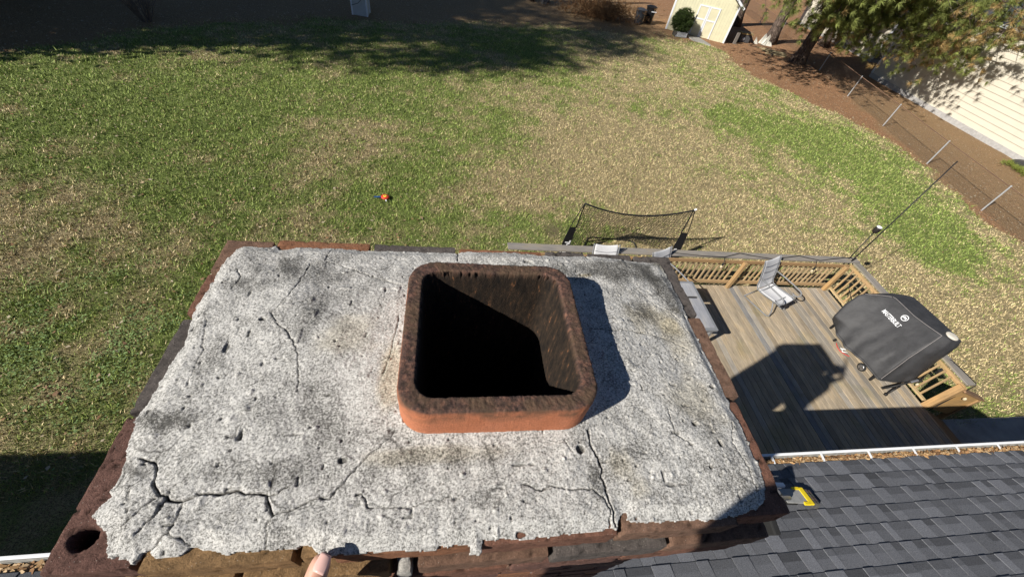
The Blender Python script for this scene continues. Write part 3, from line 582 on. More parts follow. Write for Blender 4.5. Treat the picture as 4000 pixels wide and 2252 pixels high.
N = 5200; x = np.concatenate([rng.uniform(2.5, 8.3, 3600), rng.uniform(-6, -.6, 1600)]); ye = np.where(x > 0, E_BAY, E_MAIN)
tt = rng.beta(1.5, 2.2, N); pile = .6 + .4 * fbm(x * 5, x * 0 + 1, 3, 140); y = ye + .012 + tt * .09; z = ZE - .095 + (1 - tt) * .075 * pile + rng.uniform(0, .025, N)
pal = np.array([[.46, .27, .12], [.36, .20, .09], [.55, .36, .18], [.25, .13, .06], [.60, .43, .25]])
tag(leaf_quads(x, y, z, rng.uniform(.014, .038, N), pal[rng.integers(0, 5, N)] * rng.uniform(.7, 1.1, N)[:, None], dry_leaf, "gutter_leaves", 1.0), "dry orange brown leaves packed into the roof gutters", "gutter leaves", kind='stuff')

# ---------------------------------------------------------------- wooden deck with railing and stairs
ZD = .77; DX0, DX1, DY1 = .9, 10.36, 6.42
DK = thing("deck", "weathered wooden deck with a baluster railing behind the chimney", "deck", (5.6, 3.7, 0))
def wood(name, a='y', var=.4, rough=.85):
    t = NT(name); sc = {'y': (1, .05, 1), 'x': (.05, 1, 1), 'z': (1, 1, .05)}[a]
    v = t.mapping(t.P(), sc); n = t.noise(70, 6, v, rough=.7, dist=.6); m = t.noise(7, 4, t.mapping(t.P(), tuple(.35 if q < 1 else 1 for q in sc)))
    c = t.mix(t.attr("col"), t.ramp(n, [(.3, 1 - var), (.5, 1), (.72, 1 + var * .9)]), 1.0, 'MULTIPLY')
    c = t.mix(c, t.ramp(m, [(.3, (.80, .82, .86)), (.55, (1, 1, 1)), (.72, (1.12, 1.06, .93))]), 1.0, 'MULTIPLY')
    t.color(c).rough(rough); t.bump(n, .5, .004); return t
wd_y, wd_x, wd_z = wood("deck_board_wood"), wood("rail_wood", 'x', .3), wood("post_wood", 'z', .28)
# green algae stain on some boards
t = wd_y; old = t.b.inputs["Base Color"].links[0].from_socket
sp_ = t.n("ShaderNodeSeparateXYZ"); t.l(t.P(), sp_.inputs[0])
al = t.math('MULTIPLY', t.math('SUBTRACT', t.noise(1.1, 3), .56), 5, clamp=True)
t.color(t.mix(old, (.20, .19, .07), t.math('MULTIPLY', al, .55)))
b = MB(); x = DX0; rr = random.Random(4)
while x < DX1 - .02:
    w = min(.138, DX1 - x); tn = rr.uniform(.8, 1.15); gy = rr.random()
    c0 = (.40 * tn, .325 * tn, .23 * tn) if gy > .3 else (.35 * tn, .31 * tn, .255 * tn)
    if 7.3 < x < 7.45: c0 = (.26, .25, .24)
    cut = rr.uniform(1.8, 5.6); k1 = rr.uniform(.85, 1.1); c1 = tuple(v * k1 for v in c0)
    for ya, yb, cc in ((E_BAY - .38, cut - .002, c0), (cut + .002, DY1 + .02, c1)):
        b.box((x + w / 2, (ya + yb) / 2, ZD - .019 + rr.uniform(-.0015, .0015)), (w - .0065, yb - ya, .038), cc)
    x += .1425
boards = b.build("floor_boards", wd_y.m, DK, bevel=.003, seg=1)
b = MB(); jc = (.16, .12, .08)
for y in (.98, 2.2, 3.6, 5.0, 6.36): b.box(((DX0 + DX1) / 2, y, ZD - .14), (DX1 - DX0, .04, .19), jc)
for x in (DX0 + .02, DX1 - .02): b.box((x, 3.7, ZD - .139), (.04, 5.4, .188), jc)
for x in (1.2, 4.2, 7.2, 10.2):
    for y in (2.2, 5.0, 6.3): b.box((x, y, .26), (.09, .09, .56), jc)
b.build("under_frame", wd_x.m, DK)
RT = ZD + .93
tan1, tan2, gry = (.36, .225, .11), (.42, .285, .15), (.27, .245, .215)
RL = bpy.data.objects.new("railing", None); COL.objects.link(RL); RL.parent = DK; RL['_o'] = DK['_o']
def rail_part(n, bm, m, **k):
    o = bm.build(n, m, DK, **k); o.parent = RL; return o
BY = 6.50                                              # centre line of the back balusters
rail_part("cap_board", MB().box((6.02, 6.61, RT - .018), (9.34, .20, .036), gry), wd_x.m, bevel=.004)
rail_part("top_rail", MB().box((5.85, 6.445, RT - .085), (8.96, .038, .09), tan1), wd_x.m, bevel=.003)
rail_part("bottom_rail", MB().box((5.8, 6.46, ZD + .125), (9.0, .038, .09), tan2), wd_x.m, bevel=.003)
for x in (1.45, 4.35, 7.28, 10.22):
    rail_part("post", MB().box((x, 6.38, ZD + .44), (.089, .089, .88), (.40, .26, .125)), wd_z.m, bevel=.004)
x = 1.62
while x < 10.15:
    if min(abs(x - q) for q in (1.45, 4.35, 7.28, 10.22)) > .07:
        k = random.uniform(.8, 1.12); rail_part("baluster", MB().box((x, BY, ZD + .455), (.037, .037, .78), (.37 * k, .265 * k, .15 * k)), wd_z.m, bevel=.003)
    x += .1455
rail_part("cap_board", MB().box((10.565, 4.74, RT - .0205), (.20, 3.50, .036), gry), wd_y.m, bevel=.004)
rail_part("top_rail", MB().box((10.41, 4.72, RT - .085), (.038, 3.5, .09), (.45, .30, .15)), wd_y.m, bevel=.003)
rail_part("bottom_rail", MB().box((10.33, 4.74, ZD + .115), (.075, 3.36, .04), (.50, .37, .20)), wd_y.m, bevel=.003)
rail_part("post", MB().box((10.38, 2.98, ZD + .44), (.089, .13, .88), (.45, .28, .13)), wd_z.m, bevel=.004)
rail_part("post", MB().box((10.40, 4.75, ZD + .44), (.089, .089, .88), (.42, .27, .13)), wd_z.m, bevel=.004)
y = 3.22
while y < 6.3:
    if abs(y - 4.75) > .07:
        k = random.uniform(.85, 1.1); rail_part("baluster", MB().box((10.37, y, ZD + .455), (.037, .037, .78), (.40 * k, .275 * k, .145 * k)), wd_z.m, bevel=.003)
    y += .1455
ST = bpy.data.objects.new("stairs", None); COL.objects.link(ST); ST.parent = DK; ST['_o'] = DK['_o']
def st_part(n, bm, m, **k):
    o = bm.build(n, m, DK, **k); o.parent = ST; return o
for k in range(4):
    st_part("tread", MB().box((10.36 + .14 + .27 * k, 2.38, ZD - .15 * (k + 1)), (.28, 1.0, .038), (.24, .17, .10)), wd_y.m, bevel=.003)
for yy in (2.92, 1.86):
    b = MB(); vs = [(10.365, ZD - .02), (11.52, .13), (11.52, 0), (11.2, 0), (10.365, ZD - .33)]
    b.add([(x, yy - .019, z) for x, z in vs] + [(x, yy + .019, z) for x, z in vs], [(4, 3, 2, 1, 0), (5, 6, 7, 8, 9)] + [(i, (i + 1) % 5, 5 + (i + 1) % 5, 5 + i) for i in range(5)], tan1)
    st_part("stringer", b, wd_x.m)
st_part("hand_rail", MB().bar((10.42, 2.95, 1.58), (11.48, 2.95, 1.13), .14, .036, (.30, .18, .10)), wd_x.m, bevel=.003)
st_part("rail_panel", MB().add([(10.43, 2.93, .80), (11.36, 2.93, .42), (11.36, 2.93, 1.13), (10.43, 2.93, 1.54), (10.43, 2.965, .80), (11.36, 2.965, .42), (11.36, 2.965, 1.13), (10.43, 2.965, 1.54)], [(0, 1, 2, 3), (7, 6, 5, 4), (0, 4, 5, 1), (1, 5, 6, 2), (2, 6, 7, 3), (3, 7, 4, 0)], (.50, .31, .13)), wd_x.m)
st_part("post", MB().box((11.42, 2.95, .55), (.089, .089, 1.1), tan1), wd_z.m, bevel=.004)

# ---------------------------------------------------------------- patio furniture
alu = flat("grey_powder_coated_metal", (.20, .205, .215), .45, .1, 40, .0)
sling = NT("grey_sling_fabric"); n_ = sling.n("ShaderNodeTexWave"); n_.inputs["Scale"].default_value = 160; sling.l(sling.obj(), n_.inputs[0])
sling.color(sling.mix(sling.attr("col"), sling.ramp(n_.outputs["Fac"], [(0, .86), (1, 1.08)]), 1.0, 'MULTIPLY')).rough(.8); sling = sling.m
def make_chair(label, loc, rz):
    """padded sling rocker; local frame: seat faces -Y, base centre at the origin"""
    c = thing("patio_chair", label, "chair", loc, rz, "sling patio chairs on the deck", world=False)
    prof = [(-.34, .40), (-.31, .425), (-.10, .40), (.12, .37), (.22, .385), (.27, .45), (.31, .60), (.37, .78), (.42, .92), (.455, 1.0), (.475, 1.03)]
    def slab(P, half, th, bm, col):
        n = len(P); 
        for i in range(n - 1):
            (y0, z0), (y1, z1) = P[i], P[i + 1]; m = 8
            for k in range(m):
                xa, xb = -half + 2 * half * k / m, -half + 2 * half * (k + 1) / m
                sg = lambda x: -.035 * (1 - (x / half) ** 2)
                q = [(xa, y0, z0 + sg(xa)), (xb, y0, z0 + sg(xb)), (xb, y1, z1 + sg(xb)), (xa, y1, z1 + sg(xa))]
                o = len(bm.v); bm.v += q; bm.f.append((o, o + 1, o + 2, o + 3)); bm.c.append(col)
        return bm
    sc = (.66, .66, .67)
    def pad(name, P):
        bm = slab(P, .255, .02, MB(), sc); o = bm.build(name, sling, c, smooth=True)
        w = o.modifiers.new("weld", 'WELD'); w.merge_threshold = .002
        m = o.modifiers.new("thick", 'SOLIDIFY'); m.thickness = .022; m.offset = 0
        m = o.modifiers.new("sub", 'SUBSURF'); m.levels = m.render_levels = 1
        return o
    pad("seat", prof[:5]); bk = pad("backrest", prof[4:])
    for z, y in ((.60, .305), (.78, .365), (.91, .41)):
        o = MB().tube([(-.25, y - .016, z - .005), (-.12, y - .018, z - .032), (0, y - .02, z - .04), (.12, y - .018, z - .032), (.25, y - .016, z - .005)], .005, 6, (.3, .3, .31)).build("seam", sling, c); o.parent = bk
    for s in (-1, 1):
        x = s * .28
        MB().tube([(x, y, z) for y, z in prof], .014, 8).build("side_rail", alu, c, smooth=True)
        arm = [(x + s * .012, .33, .66), (x + s * .03, .15, .655), (x + s * .035, -.10, .645), (x + s * .035, -.28, .63)] + [(x + s * .035, -.28 - .085 * math.sin(a), .545 + .085 * math.cos(a)) for a in [k * math.pi / 8 for k in range(1, 11)]] + [(x + s * .03, -.27, .44), (x + s * .015, -.22, .40)]
        MB().tube(arm, .0145, 8).build("arm", alu, c, smooth=True)
        MB().tube([(x, -.20, .39), (x, -.30, .2), (x, -.33, .06), (x, -.28, .016), (x, .0, .014), (x, .34, .014)], .0145, 8).build("leg", alu, c, smooth=True)
    MB().tube([(-.28, .34, .014), (.28, .34, .014)], .0145, 8).build("base_bar", alu, c, smooth=True)
    MB().tube([(-.28, -.21, .39), (.28, -.21, .39)], .013, 8).build("cross_bar", alu, c, smooth=True)
    MB().tube([(-.28, .15, .372), (.28, .15, .372)], .013, 8).build("cross_bar", alu, c, smooth=True)
    return c
make_chair("grey sling patio chair standing alone on the open deck beside the railing", (8.04, 5.84, ZD), R(22)).scale = (1.12, 1.12, 1.1)
make_chair("grey sling chair at the table, backrest square against the back rail", (3.62, 6.05, ZD), 0).scale = (1.1, 1.05, 1.12)
make_chair("grey sling chair at the table corner, backrest turned towards the railing", (5.16, 6.0, ZD), R(24)).scale = (1.1, 1.05, 1.12)
TB = thing("patio_table", "low grey wood look patio table beside the chimney's right edge", "table", (4.75, 5.18, ZD))
tw = wood("grey_tabletop", 'y', .22, .5)
tz = ZD + .72; X0, X1, Y0, Y1 = 3.8, 5.69, 4.46, 5.86
b = MB(); gt = (.36, .36, .375)
b.box(((X0 + X1) / 2, (Y0 + 5.40) / 2, tz - .012), (X1 - X0 - .12, 5.40 - Y0 - .12, .024), gt); b.box(((X0 + X1) / 2, (5.405 + Y1 - .06) / 2, tz - .012), (X1 - X0 - .12, Y1 - .06 - 5.405, .024), (.40, .40, .41))
b.build("top_panel", tw.m, TB)
b = MB(); fc = (.22, .23, .245)
b.box(((X0 + X1) / 2, Y0 + .03, tz - .030), (X1 - X0, .058, .06), fc); b.box(((X0 + X1) / 2, Y1 - .03, tz - .030), (X1 - X0, .058, .06), fc)
for x in (X0 + .03, X1 - .03): b.box((x, (Y0 + Y1) / 2, tz - .0305), (.058, Y1 - Y0 - .118, .059), fc)
b.build("frame", vcol("table_frame_metal", .08, 20, 3, .5), TB, bevel=.004)
for x in (X0 + .07, X1 - .07):
    for y in (Y0 + .07, Y1 - .07): MB().box((x, y, ZD + .33), (.06, .06, .66), fc).build("leg", alu, TB, bevel=.004)

# ---------------------------------------------------------------- grill under its black cover
GR = thing("grill", "charcoal grill on the deck hidden under a black fabric cover with white lettering", "grill", (9.8, 4.3, ZD))
rg = [[(9.40, 5.14, 1.02), (9.22, 4.70, 1.0), (9.27, 4.30, .98), (9.32, 3.92, 1.0), (9.42, 3.52, 1.0), (9.85, 3.42, 1.02), (10.24, 3.44, 1.03), (10.24, 4.3, 1.02), (10.24, 5.15, 1.02), (9.85, 5.22, 1.02)],
      [(9.19, 5.07, 1.25), (9.36, 4.70, 1.28), (9.42, 4.30, 1.28), (9.46, 3.92, 1.3), (9.50, 3.58, 1.3), (9.90, 3.47, 1.3), (10.27, 3.50, 1.3), (10.28, 4.3, 1.3), (10.28, 5.18, 1.3), (9.8, 5.30, 1.3)],
      [(9.35, 5.20, 1.52), (9.55, 4.75, 1.6), (9.64, 4.32, 1.6), (9.66, 3.95, 1.62), (9.67, 3.68, 1.65), (9.97, 3.55, 1.65), (10.34, 3.58, 1.65), (10.36, 4.3, 1.65), (10.36, 5.12, 1.65), (9.85, 5.32, 1.6)],
      [(9.52, 5.26, 1.80), (9.80, 4.90, 1.92), (9.86, 4.40, 1.92), (9.88, 4.02, 1.95), (9.90, 3.78, 2.0), (10.10, 3.64, 2.05), (10.42, 3.64, 2.05), (10.46, 4.2, 2.0), (10.46, 5.0, 1.98), (9.98, 5.22, 1.9)],
      [(9.62, 5.24, 1.88), (9.96, 4.98, 2.09), (10.00, 4.42, 2.11), (10.04, 4.08, 2.15), (10.08, 3.86, 2.19), (10.20, 3.72, 2.20), (10.44, 3.71, 2.20), (10.49, 4.12, 2.17), (10.47, 4.95, 2.13), (10.10, 5.12, 2.06)],
      [(9.95, 4.95, 2.08), (10.05, 4.8, 2.115), (10.08, 4.45, 2.13), (10.12, 4.1, 2.165), (10.16, 3.9, 2.205), (10.22, 3.8, 2.21), (10.38, 3.8, 2.21), (10.40, 4.12, 2.18), (10.38, 4.8, 2.14), (10.15, 4.95, 2.11)]]
K = 10; SUBD = 9
def catm(p0, p1, p2, p3, t): return .5 * (2 * p1 + (p2 - p0) * t + (2 * p0 - 5 * p1 + 4 * p2 - p3) * t * t + (3 * p1 - p0 - 3 * p2 + p3) * t ** 3)
A = np.array(rg)                                            # rings, points, xyz
ring2 = []
for r_ in A:                                                # round the corners only lightly
    L = []
    for i in range(K):
        for s in range(SUBD):
            tq = s / SUBD; lin = r_[i] * (1 - tq) + r_[(i + 1) % K] * tq; cr_ = catm(r_[i - 1], r_[i], r_[(i + 1) % K], r_[(i + 2) % K], tq); L.append(.72 * lin + .28 * cr_)
    ring2.append(L)
ring2 = np.array(ring2); rows = []
for i in range(len(A) - 1):
    for s in range(7):
        tq = s / 7; p0 = ring2[max(i - 1, 0)]; p3 = ring2[min(i + 2, len(A) - 1)]
        rows.append(.68 * (ring2[i] * (1 - tq) + ring2[i + 1] * tq) + .32 * catm(p0, ring2[i], ring2[i + 1], p3, tq))
rows.append(ring2[-1]); G_ = np.array(rows); nr, nc = G_.shape[:2]
th = np.arange(nc) / nc; cen = np.array([9.9, 4.35])
for i in range(nr):
    h_ = 1 - i / (nr - 1); d = G_[i, :, :2] - cen; d /= np.linalg.norm(d, axis=1, keepdims=True)
    fold = (np.sin(th * 2 * np.pi * 13 + 2 * np.sin(i * .14)) * .012 + (fbm(th * 22 + i * .03, th * 0 + i * .11, 3, 150) - .5) * .07) * (h_ ** 1.1) * sstep(0, .15, 1 - h_ * .0 + .3)
    fold *= sstep(1.0, .3, 1 - h_); G_[i, :, :2] += d * fold[:, None]
    if i < 8: G_[i, :, 2] += (np.sin(th * 2 * np.pi * 4 + .6) * .025) * (1 - i / 8)
V = G_.reshape(-1, 3); V = np.concatenate([V, [[10.22, 4.35, 2.165]]]); i0 = np.arange(nc); i1 = (i0 + 1) % nc
F = [np.stack([k * nc + i0, k * nc + i1, (k + 1) * nc + i1, (k + 1) * nc + i0], 1) for k in range(nr - 1)]
e_ = i0[::2]; F.append(np.stack([(nr - 1) * nc + e_, (nr - 1) * nc + e_ + 1, (nr - 1) * nc + (e_ + 2) % nc, np.full(len(e_), nr * nc)], 1)); F = np.concatenate(F)
t = NT("black_cover_fabric"); t.color(t.ramp(t.noise(6, 4), [(.3, (.030, .030, .032)), (.7, (.046, .046, .049))])).rough(.62); t.b.inputs["Specular IOR Level"].default_value = .4; t.bump(t.noise(9, 4), .35, .02)
go = np.array(GR['_o']); cover = np_mesh("cover", V - go, F, t.m, GR, smooth=True)
tri = [tuple(f) for f in F]; bvh = BVHTree.FromPolygons([tuple(v) for v in V], tri)
def on_cover(p, lift=.004):
    """drop a point onto the cover along -normal of the front panel or straight down"""
    co, nrm, _, _ = bvh.find_nearest(Vector(p)); 
    if nrm.dot(Vector(p) - Vector((9.95, 4.35, 1.3))) < 0: nrm = -nrm
    return co + nrm * lift
seam = flat("grey_seam_tape", (.24, .22, .215), .8)
def cover_seam(pts):
    P = []
    for a, c in zip(pts[:-1], pts[1:]):
        for k in range(8): P.append(on_cover(Vector(a).lerp(Vector(c), k / 8), .003))
    P.append(on_cover(pts[-1], .003)); o = MB().tube(P, .0055, 5).build("seam", seam, GR); o.parent = cover
cover_seam([(9.98, 4.99, 2.11), (10.0, 4.42, 2.13), (10.03, 4.2, 2.15), (10.06, 3.95, 2.2), (10.08, 3.84, 2.2)])
cover_seam([(10.08, 3.84, 2.2), (9.90, 3.76, 2.0), (9.69, 3.66, 1.65), (9.52, 3.56, 1.3), (9.45, 3.50, 1.02)])
cover_seam([(9.62, 5.25, 1.9), (9.80, 5.12, 2.0), (9.96, 4.99, 2.09)])
hem = MB().tube([on_cover(p, .004) for p in G_[1][np.r_[np.arange(0, nc, 2), 0]]], .006, 5, (.02, .02, .02)).build("hem", flat("hem_binding", (.025, .025, .026), .7), GR); hem.parent = cover
white = flat("white_print", (.80, .81, .83), .6, .03)
def text_mesh(name, body, size, mat, parent, place, bold=0.0, sx=1.0, shear=0.0, ext=.0015):
    cu = bpy.data.curves.new(name, 'FONT'); cu.body = body; cu.size = size; cu.align_x = 'CENTER'; cu.align_y = 'CENTER'; cu.offset = bold; cu.shear = shear; cu.resolution_u = 3
    ob = bpy.data.objects.new(name, cu); COL.objects.link(ob); bpy.context.view_layer.update()
    me = bpy.data.meshes.new_from_object(ob.evaluated_get(bpy.context.evaluated_depsgraph_get())); bpy.data.objects.remove(ob)
    bm = bmesh.new(); bm.from_mesh(me); bmesh.ops.triangulate(bm, faces=bm.faces[:]); bmesh.ops.subdivide_edges(bm, edges=[e for e in bm.edges if e.calc_length() > size * .3], cuts=2)
    for v in bm.verts: v.co = Vector(place(v.co.x * sx, v.co.y))
    bm.to_mesh(me); bm.free(); me.materials.clear(); me.materials.append(mat)
    o = bpy.data.objects.new(name, me); COL.objects.link(o); o.parent = parent; return o
def cover_place(c0, right, upv):
    c0, right, upv = Vector(c0), Vector(right).normalized(), Vector(upv).normalized()
    return lambda u, v: on_cover(c0 + right * u + upv * v, .004) - Vector(GR['_o'])
pl = cover_place((9.80, 4.55, 1.84), (.06, -1, .02), (.55, .1, .8))
text_mesh("lettering", "MASTERBUILT", .128, white, cover, pl, .0012, .58)
b = MB(); o0 = Vector((9.92, 4.45, 1.99)); rt, uv = Vector((.06, -1, .02)).normalized(), Vector((.55, .1, .8)).normalized(); gO = Vector(GR['_o'])
NR = 36
for r0, r1 in ((.055, .067),):
    vs = []
    for k in range(NR):
        a = 2 * math.pi * k / NR
        for r in (r0, r1): vs.append(on_cover(o0 + rt * (r * math.cos(a)) + uv * (r * math.sin(a)), .004))
    b.add(vs, [(2 * k, 2 * k + 1, (2 * k + 3) % (2 * NR), (2 * k + 2) % (2 * NR)) for k in range(NR)])
def stroke(p, q, w):
    p, q = Vector(p), Vector(q); d = (q - p).normalized(); nrm = Vector((-d.y, d.x)) * w / 2
    vs = [on_cover(o0 + rt * a.x + uv * a.y, .0045) for a in (p - nrm, q - nrm, q + nrm, p + nrm)]; b.add(vs, [(0, 1, 2, 3)])
for p, q in (((-.045, -.03), (-.02, .035)), ((-.02, .035), (-.002, -.02)), ((-.002, -.02), (.022, .035)), ((.022, .035), (.04, -.03)), ((-.055, .005), (-.03, .02))): stroke(Vector(p) * .82, Vector(q) * .82, .013)
lg = b.build("emblem", white, GR); lg.parent = cover
tag(lg, "white ring with an angular letter M")
disc = MB(); dc = on_cover((10.30, 3.83, 2.3), .0); disc.lathe([(.0005, .034), (.06, .033), (.10, .026), (.112, .012), (.112, .002)], (dc.x, dc.y, dc.z - .004), 28, (.60, .56, .48))
o = disc.build("vent_cap", vcol("worn_cream_plastic", .2, 18, 4, .6), GR, smooth=True, label="cream white round cap on the cover's rear corner")
blk = flat("black_metal", (.018, .018, .019), .45); rub = flat("black_rubber", (.02, .02, .02), .8); gmt = flat("brushed_steel", (.42, .42, .43), .35, .1, 60, .9)
Mx = Matrix.Rotation(R(90), 3, 'Y') @ Matrix.Rotation(R(0), 3, 'X')
wh = MB().lathe([(.03, -.02), (.085, -.022), (.095, -.012), (.095, .012), (.085, .022), (.03, .02)], (9.40, 3.90, ZD + .10), 28, (1, 1, 1), Matrix.Rotation(R(90), 3, 'Y')).build("wheel", rub, GR, smooth=False)
o = MB().lathe([(.01, -.026), (.06, -.026), (.066, -.02), (.066, .02), (.02, .024)], (9.398, 3.90, ZD + .10), 20, (1, 1, 1), Matrix.Rotation(R(90), 3, 'Y')).build("rim", gmt, GR); o.parent = wh
b = MB()
for k in range(3):
    a = 2 * math.pi * k / 3 + .4; b.bar((9.368, 3.90 + .012 * math.cos(a), ZD + .10 + .012 * math.sin(a)), (9.368, 3.90 + .055 * math.cos(a), ZD + .10 + .055 * math.sin(a)), .018, .006)
o = b.build("spoke", blk, GR); o.parent = wh
for (x, y) in ((9.46, 3.62), (10.15, 3.62), (9.46, 5.05), (10.15, 5.05)):
    MB().box((x, y, ZD + .17), (.04, .04, .30), (.02, .02, .02)).build("leg", blk, GR)
MB().lathe([(.03, -.018), (.045, -.014), (.045, .014), (.03, .018)], (9.30, 4.68, ZD + .05), 16, (1, 1, 1), Matrix.Rotation(R(90), 3, 'X')).build("caster", rub, GR)
MB().tube([(9.30, 4.60, .80), (9.26, 4.50, .795), (9.25, 4.40, .79), (9.30, 4.30, .80), (9.36, 4.22, .82)], .010, 6).build("tie_strap", flat("red_strap", (.50, .05, .045), .7), GR)
kn = flat("white_cord", (.75, .74, .72), .8)
MB().tube([(9.28, 4.47, .83), (9.24, 4.40, .86), (9.30, 4.36, .89), (9.36, 4.39, .86), (9.30, 4.43, .83), (9.25, 4.34, .83), (9.34, 4.30, .86)], .013, 6).build("tie_knot", kn, GR, smooth=True)
# grill stand with side crank, seen past the near end of the cover
b = MB(); b.tube([(9.60, 3.40, .80), (9.75, 3.36, 1.0), (9.98, 3.36, 1.18), (10.15, 3.37, 1.30)], .020, 6); b.tube([(9.58, 3.26, .80), (9.78, 3.33, 1.05)], .018, 6); b.tube([(9.60, 3.42, .80), (9.72, 3.44, .82), (9.86, 3.36, 1.06)], .014, 6); b.tube([(9.56, 3.25, .79), (9.60, 3.27, .81)], .032, 8)
b.build("stand", blk, GR, smooth=True)
MB().tube([(9.93, 3.35, 1.17), (10.04, 3.35, 1.25)], .032, 8).build("bracket", gmt, GR)

# ---------------------------------------------------------------- football goal with a net
GO = thing("soccer_goal", "black bow net football goal standing on the grass behind the deck rail", "soccer goal", (5.05, 8.2, 0))
net_m = flat("black_netting", (.012, .012, .013), .7); slv = flat("black_sleeve_fabric", (.016, .016, .018), .65)
gy0 = 8.2; H_ = 1.83
def pole(s, u):                                             # bowed pole, s=0 left, 1 right, u 0..1 up
    xb, xt = ((3.18, 3.48), (6.88, 6.60))[s]; bow = math.sin(u * math.pi) * .06 * (1 if s == 0 else -1) * -1
    return Vector((xb + (xt - xb) * u + bow, gy0, H_ * u))
def inner(s, u):
    xb, xt = ((3.42, 3.50), (6.62, 6.575))[s]; return Vector((xb + (xt - xb) * u, gy0 + .02, H_ * u))
for s in (0, 1):
    MB().tube([pole(s, k / 16) for k in range(17)], .012, 6).build("pole", blk, GO, smooth=True)
    b = MB(); N_ = 14
    for k in range(N_):
        u0, u1 = .03 + .53 * k / N_, .03 + .53 * (k + 1) / N_
        q = [pole(s, u0), inner(s, u0), inner(s, u1), pole(s, u1)]; w = Vector((0, .006 * math.sin(k * 2.1), 0))
        o_ = len(b.v); b.v += [tuple(p - Vector((0, .014, 0)) + w) for p in q] + [tuple(p + Vector((0, .004, 0)) + w) for p in q]
        for f in ((0, 1, 2, 3), (7, 6, 5, 4), (0, 3, 7, 4), (1, 5, 6, 2)): b.f.append(tuple(i + o_ for i in f)); b.c.append((1, 1, 1))
    sv = b.build("sleeve", slv, GO)
    MB().tube([inner(s, .55 + .45 * k / 8) for k in range(9)], .017, 6).build("strap", slv, GO, smooth=True)
    # lettering runs down the sleeve, letters' tops towards the goal's outside (left) or inside (right)
    ax_ = (pole(s, .5) - pole(s, .05)).normalized()
    for word, uc, sz in ((("GOAL", .155, .25),) if s == 0 else (("BA", .175, .25),)):
        mid = (pole(s, uc) + inner(s, uc)) / 2
        rd = ax_ if s == 0 else -ax_; upv = Vector((-1, 0, 0)) if s == 0 else Vector((1, 0, 0)); upv = (upv - rd * upv.dot(rd)).normalized()
        f = (lambda mid, rd, upv: lambda u, v: mid + rd * u + upv * v + Vector((0, -.019, 0)) - Vector(GO['_o']))(mid, rd, upv)
        text_mesh("lettering", word, sz, white, sv, f, .012, .85)
def top_pt(u): p = Vector((3.48 + 3.12 * u, gy0, H_ - .30 * (1 - (2 * u - 1) ** 2) * .95)); return p
MB().tube([top_pt(k / 24) for k in range(25)], .022, 6).build("top_band", slv, GO, smooth=True)
MB().tube([(6.57, gy0, H_ + .0), (6.63, gy0, H_ + .03)], .026, 8, (1, 1, 1)).build("pole_cap", white, GO)
b = MB(); nu, nv = 40, 22
def net_pt(u, v):
    tp = top_pt(u); lo = Vector((3.42 + 3.2 * u, gy0 + .02 + .75 * math.sin(math.pi * u) ** .5 * 1.0, .03)); p = tp.lerp(lo, v)
    p.z -= .10 * math.sin(math.pi * v) * math.sin(math.pi * u); p.y += .10 * math.sin(math.pi * v) * math.sin(math.pi * u)
    return p
for i in range(nu + 1): b.tube([net_pt(i / nu, j / 14) + Vector((.012 * math.sin(i * 3 + j * 1.7), 0, 0)) for j in range(15)], .0055, 3, cap=False)
for j in range(1, nv): b.tube([net_pt(i / 24, j / nv) + Vector((0, 0, .012 * math.sin(i * 2.1 + j))) for i in range(25)], .0055, 3, cap=False)
b.build("net", net_m, GO)
MB().tube([(3.9, gy0 + .1, .03), (4.25, 8.95, .03), (4.4, 9.02, .03), (5.6, 8.93, .03), (5.74, 8.85, .03), (5.72, gy0 + .1, .03)], .02, 6).build("ground_frame", blk, GO, smooth=True)
MB().tube([(3.18, gy0, .02), (6.88, gy0, .02)], .02, 6).build("base_bar", blk, GO)

# ---------------------------------------------------------------- string lights, pole, torch
def sag(a, c, d, n=10): a, c = Vector(a), Vector(c); return [a.lerp(c, k / n) - Vector((0, 0, 4 * d * (k / n) * (1 - k / n))) for k in range(n + 1)]
SLT = thing("string_lights", "black cord of string lights draped along the deck rail to the corner", "string lights", (7.5, 6.6, RT))
bulb = NT("clear_bulb_glass"); bulb.color((.55, .47, .32)).rough(.15); bulb = bulb.m
pts = []
nod = [(5.15, 6.62, RT + .012), (5.95, 6.53, RT + .008), (6.72, 6.50, RT + .02), (7.2, 6.66, RT + .02), (8.05, 6.50, RT + .015), (8.9, 6.65, RT + .03), (9.45, 6.52, RT + .012), (9.9, 6.60, RT + .02), (10.3, 6.66, RT + .03), (10.5, 6.66, RT + .03)]
for a, c in zip(nod[:-1], nod[1:]): pts += sag(a, c, .008, 6)[:-1]
pts.append(Vector(nod[-1]))
pts2 = [(10.5, 6.64, RT + .03), (10.44, 6.4, RT - .1), (10.33, 6.0, RT - .45), (10.22, 5.55, ZD + .35), (10.15, 5.3, ZD + .1)]
MB().tube(pts, .009, 5).build("cord", blk, SLT); MB().tube(pts2, .008, 5).build("cord", blk, SLT)
for x, y, z in ((5.05, 6.36, RT - .03), (6.66, 6.36, RT - .06), (8.0, 6.36, RT - .07), (9.28, 6.36, RT - .1)):
    MB().tube([(x + .05, 6.50, RT + .015), (x + .02, y + .05, z + .05), (x, y, z)], .007, 5).build("drop_cord", blk, SLT)
    MB().lathe([(.012, .0), (.026, -.01), (.028, -.06), (.02, -.075)], (x, y, z), 12).build("socket", rub, SLT, smooth=True)
    MB().lathe([(.016, -.075), (.03, -.10), (.033, -.125), (.022, -.155), (.004, -.165)], (x, y, z), 12).build("bulb", bulb, SLT, smooth=True)
SL2 = thing("string_lights", "loose light cord with hanging bulbs at the stair end of the deck rail", "string lights", (10.6, 3.4, RT))
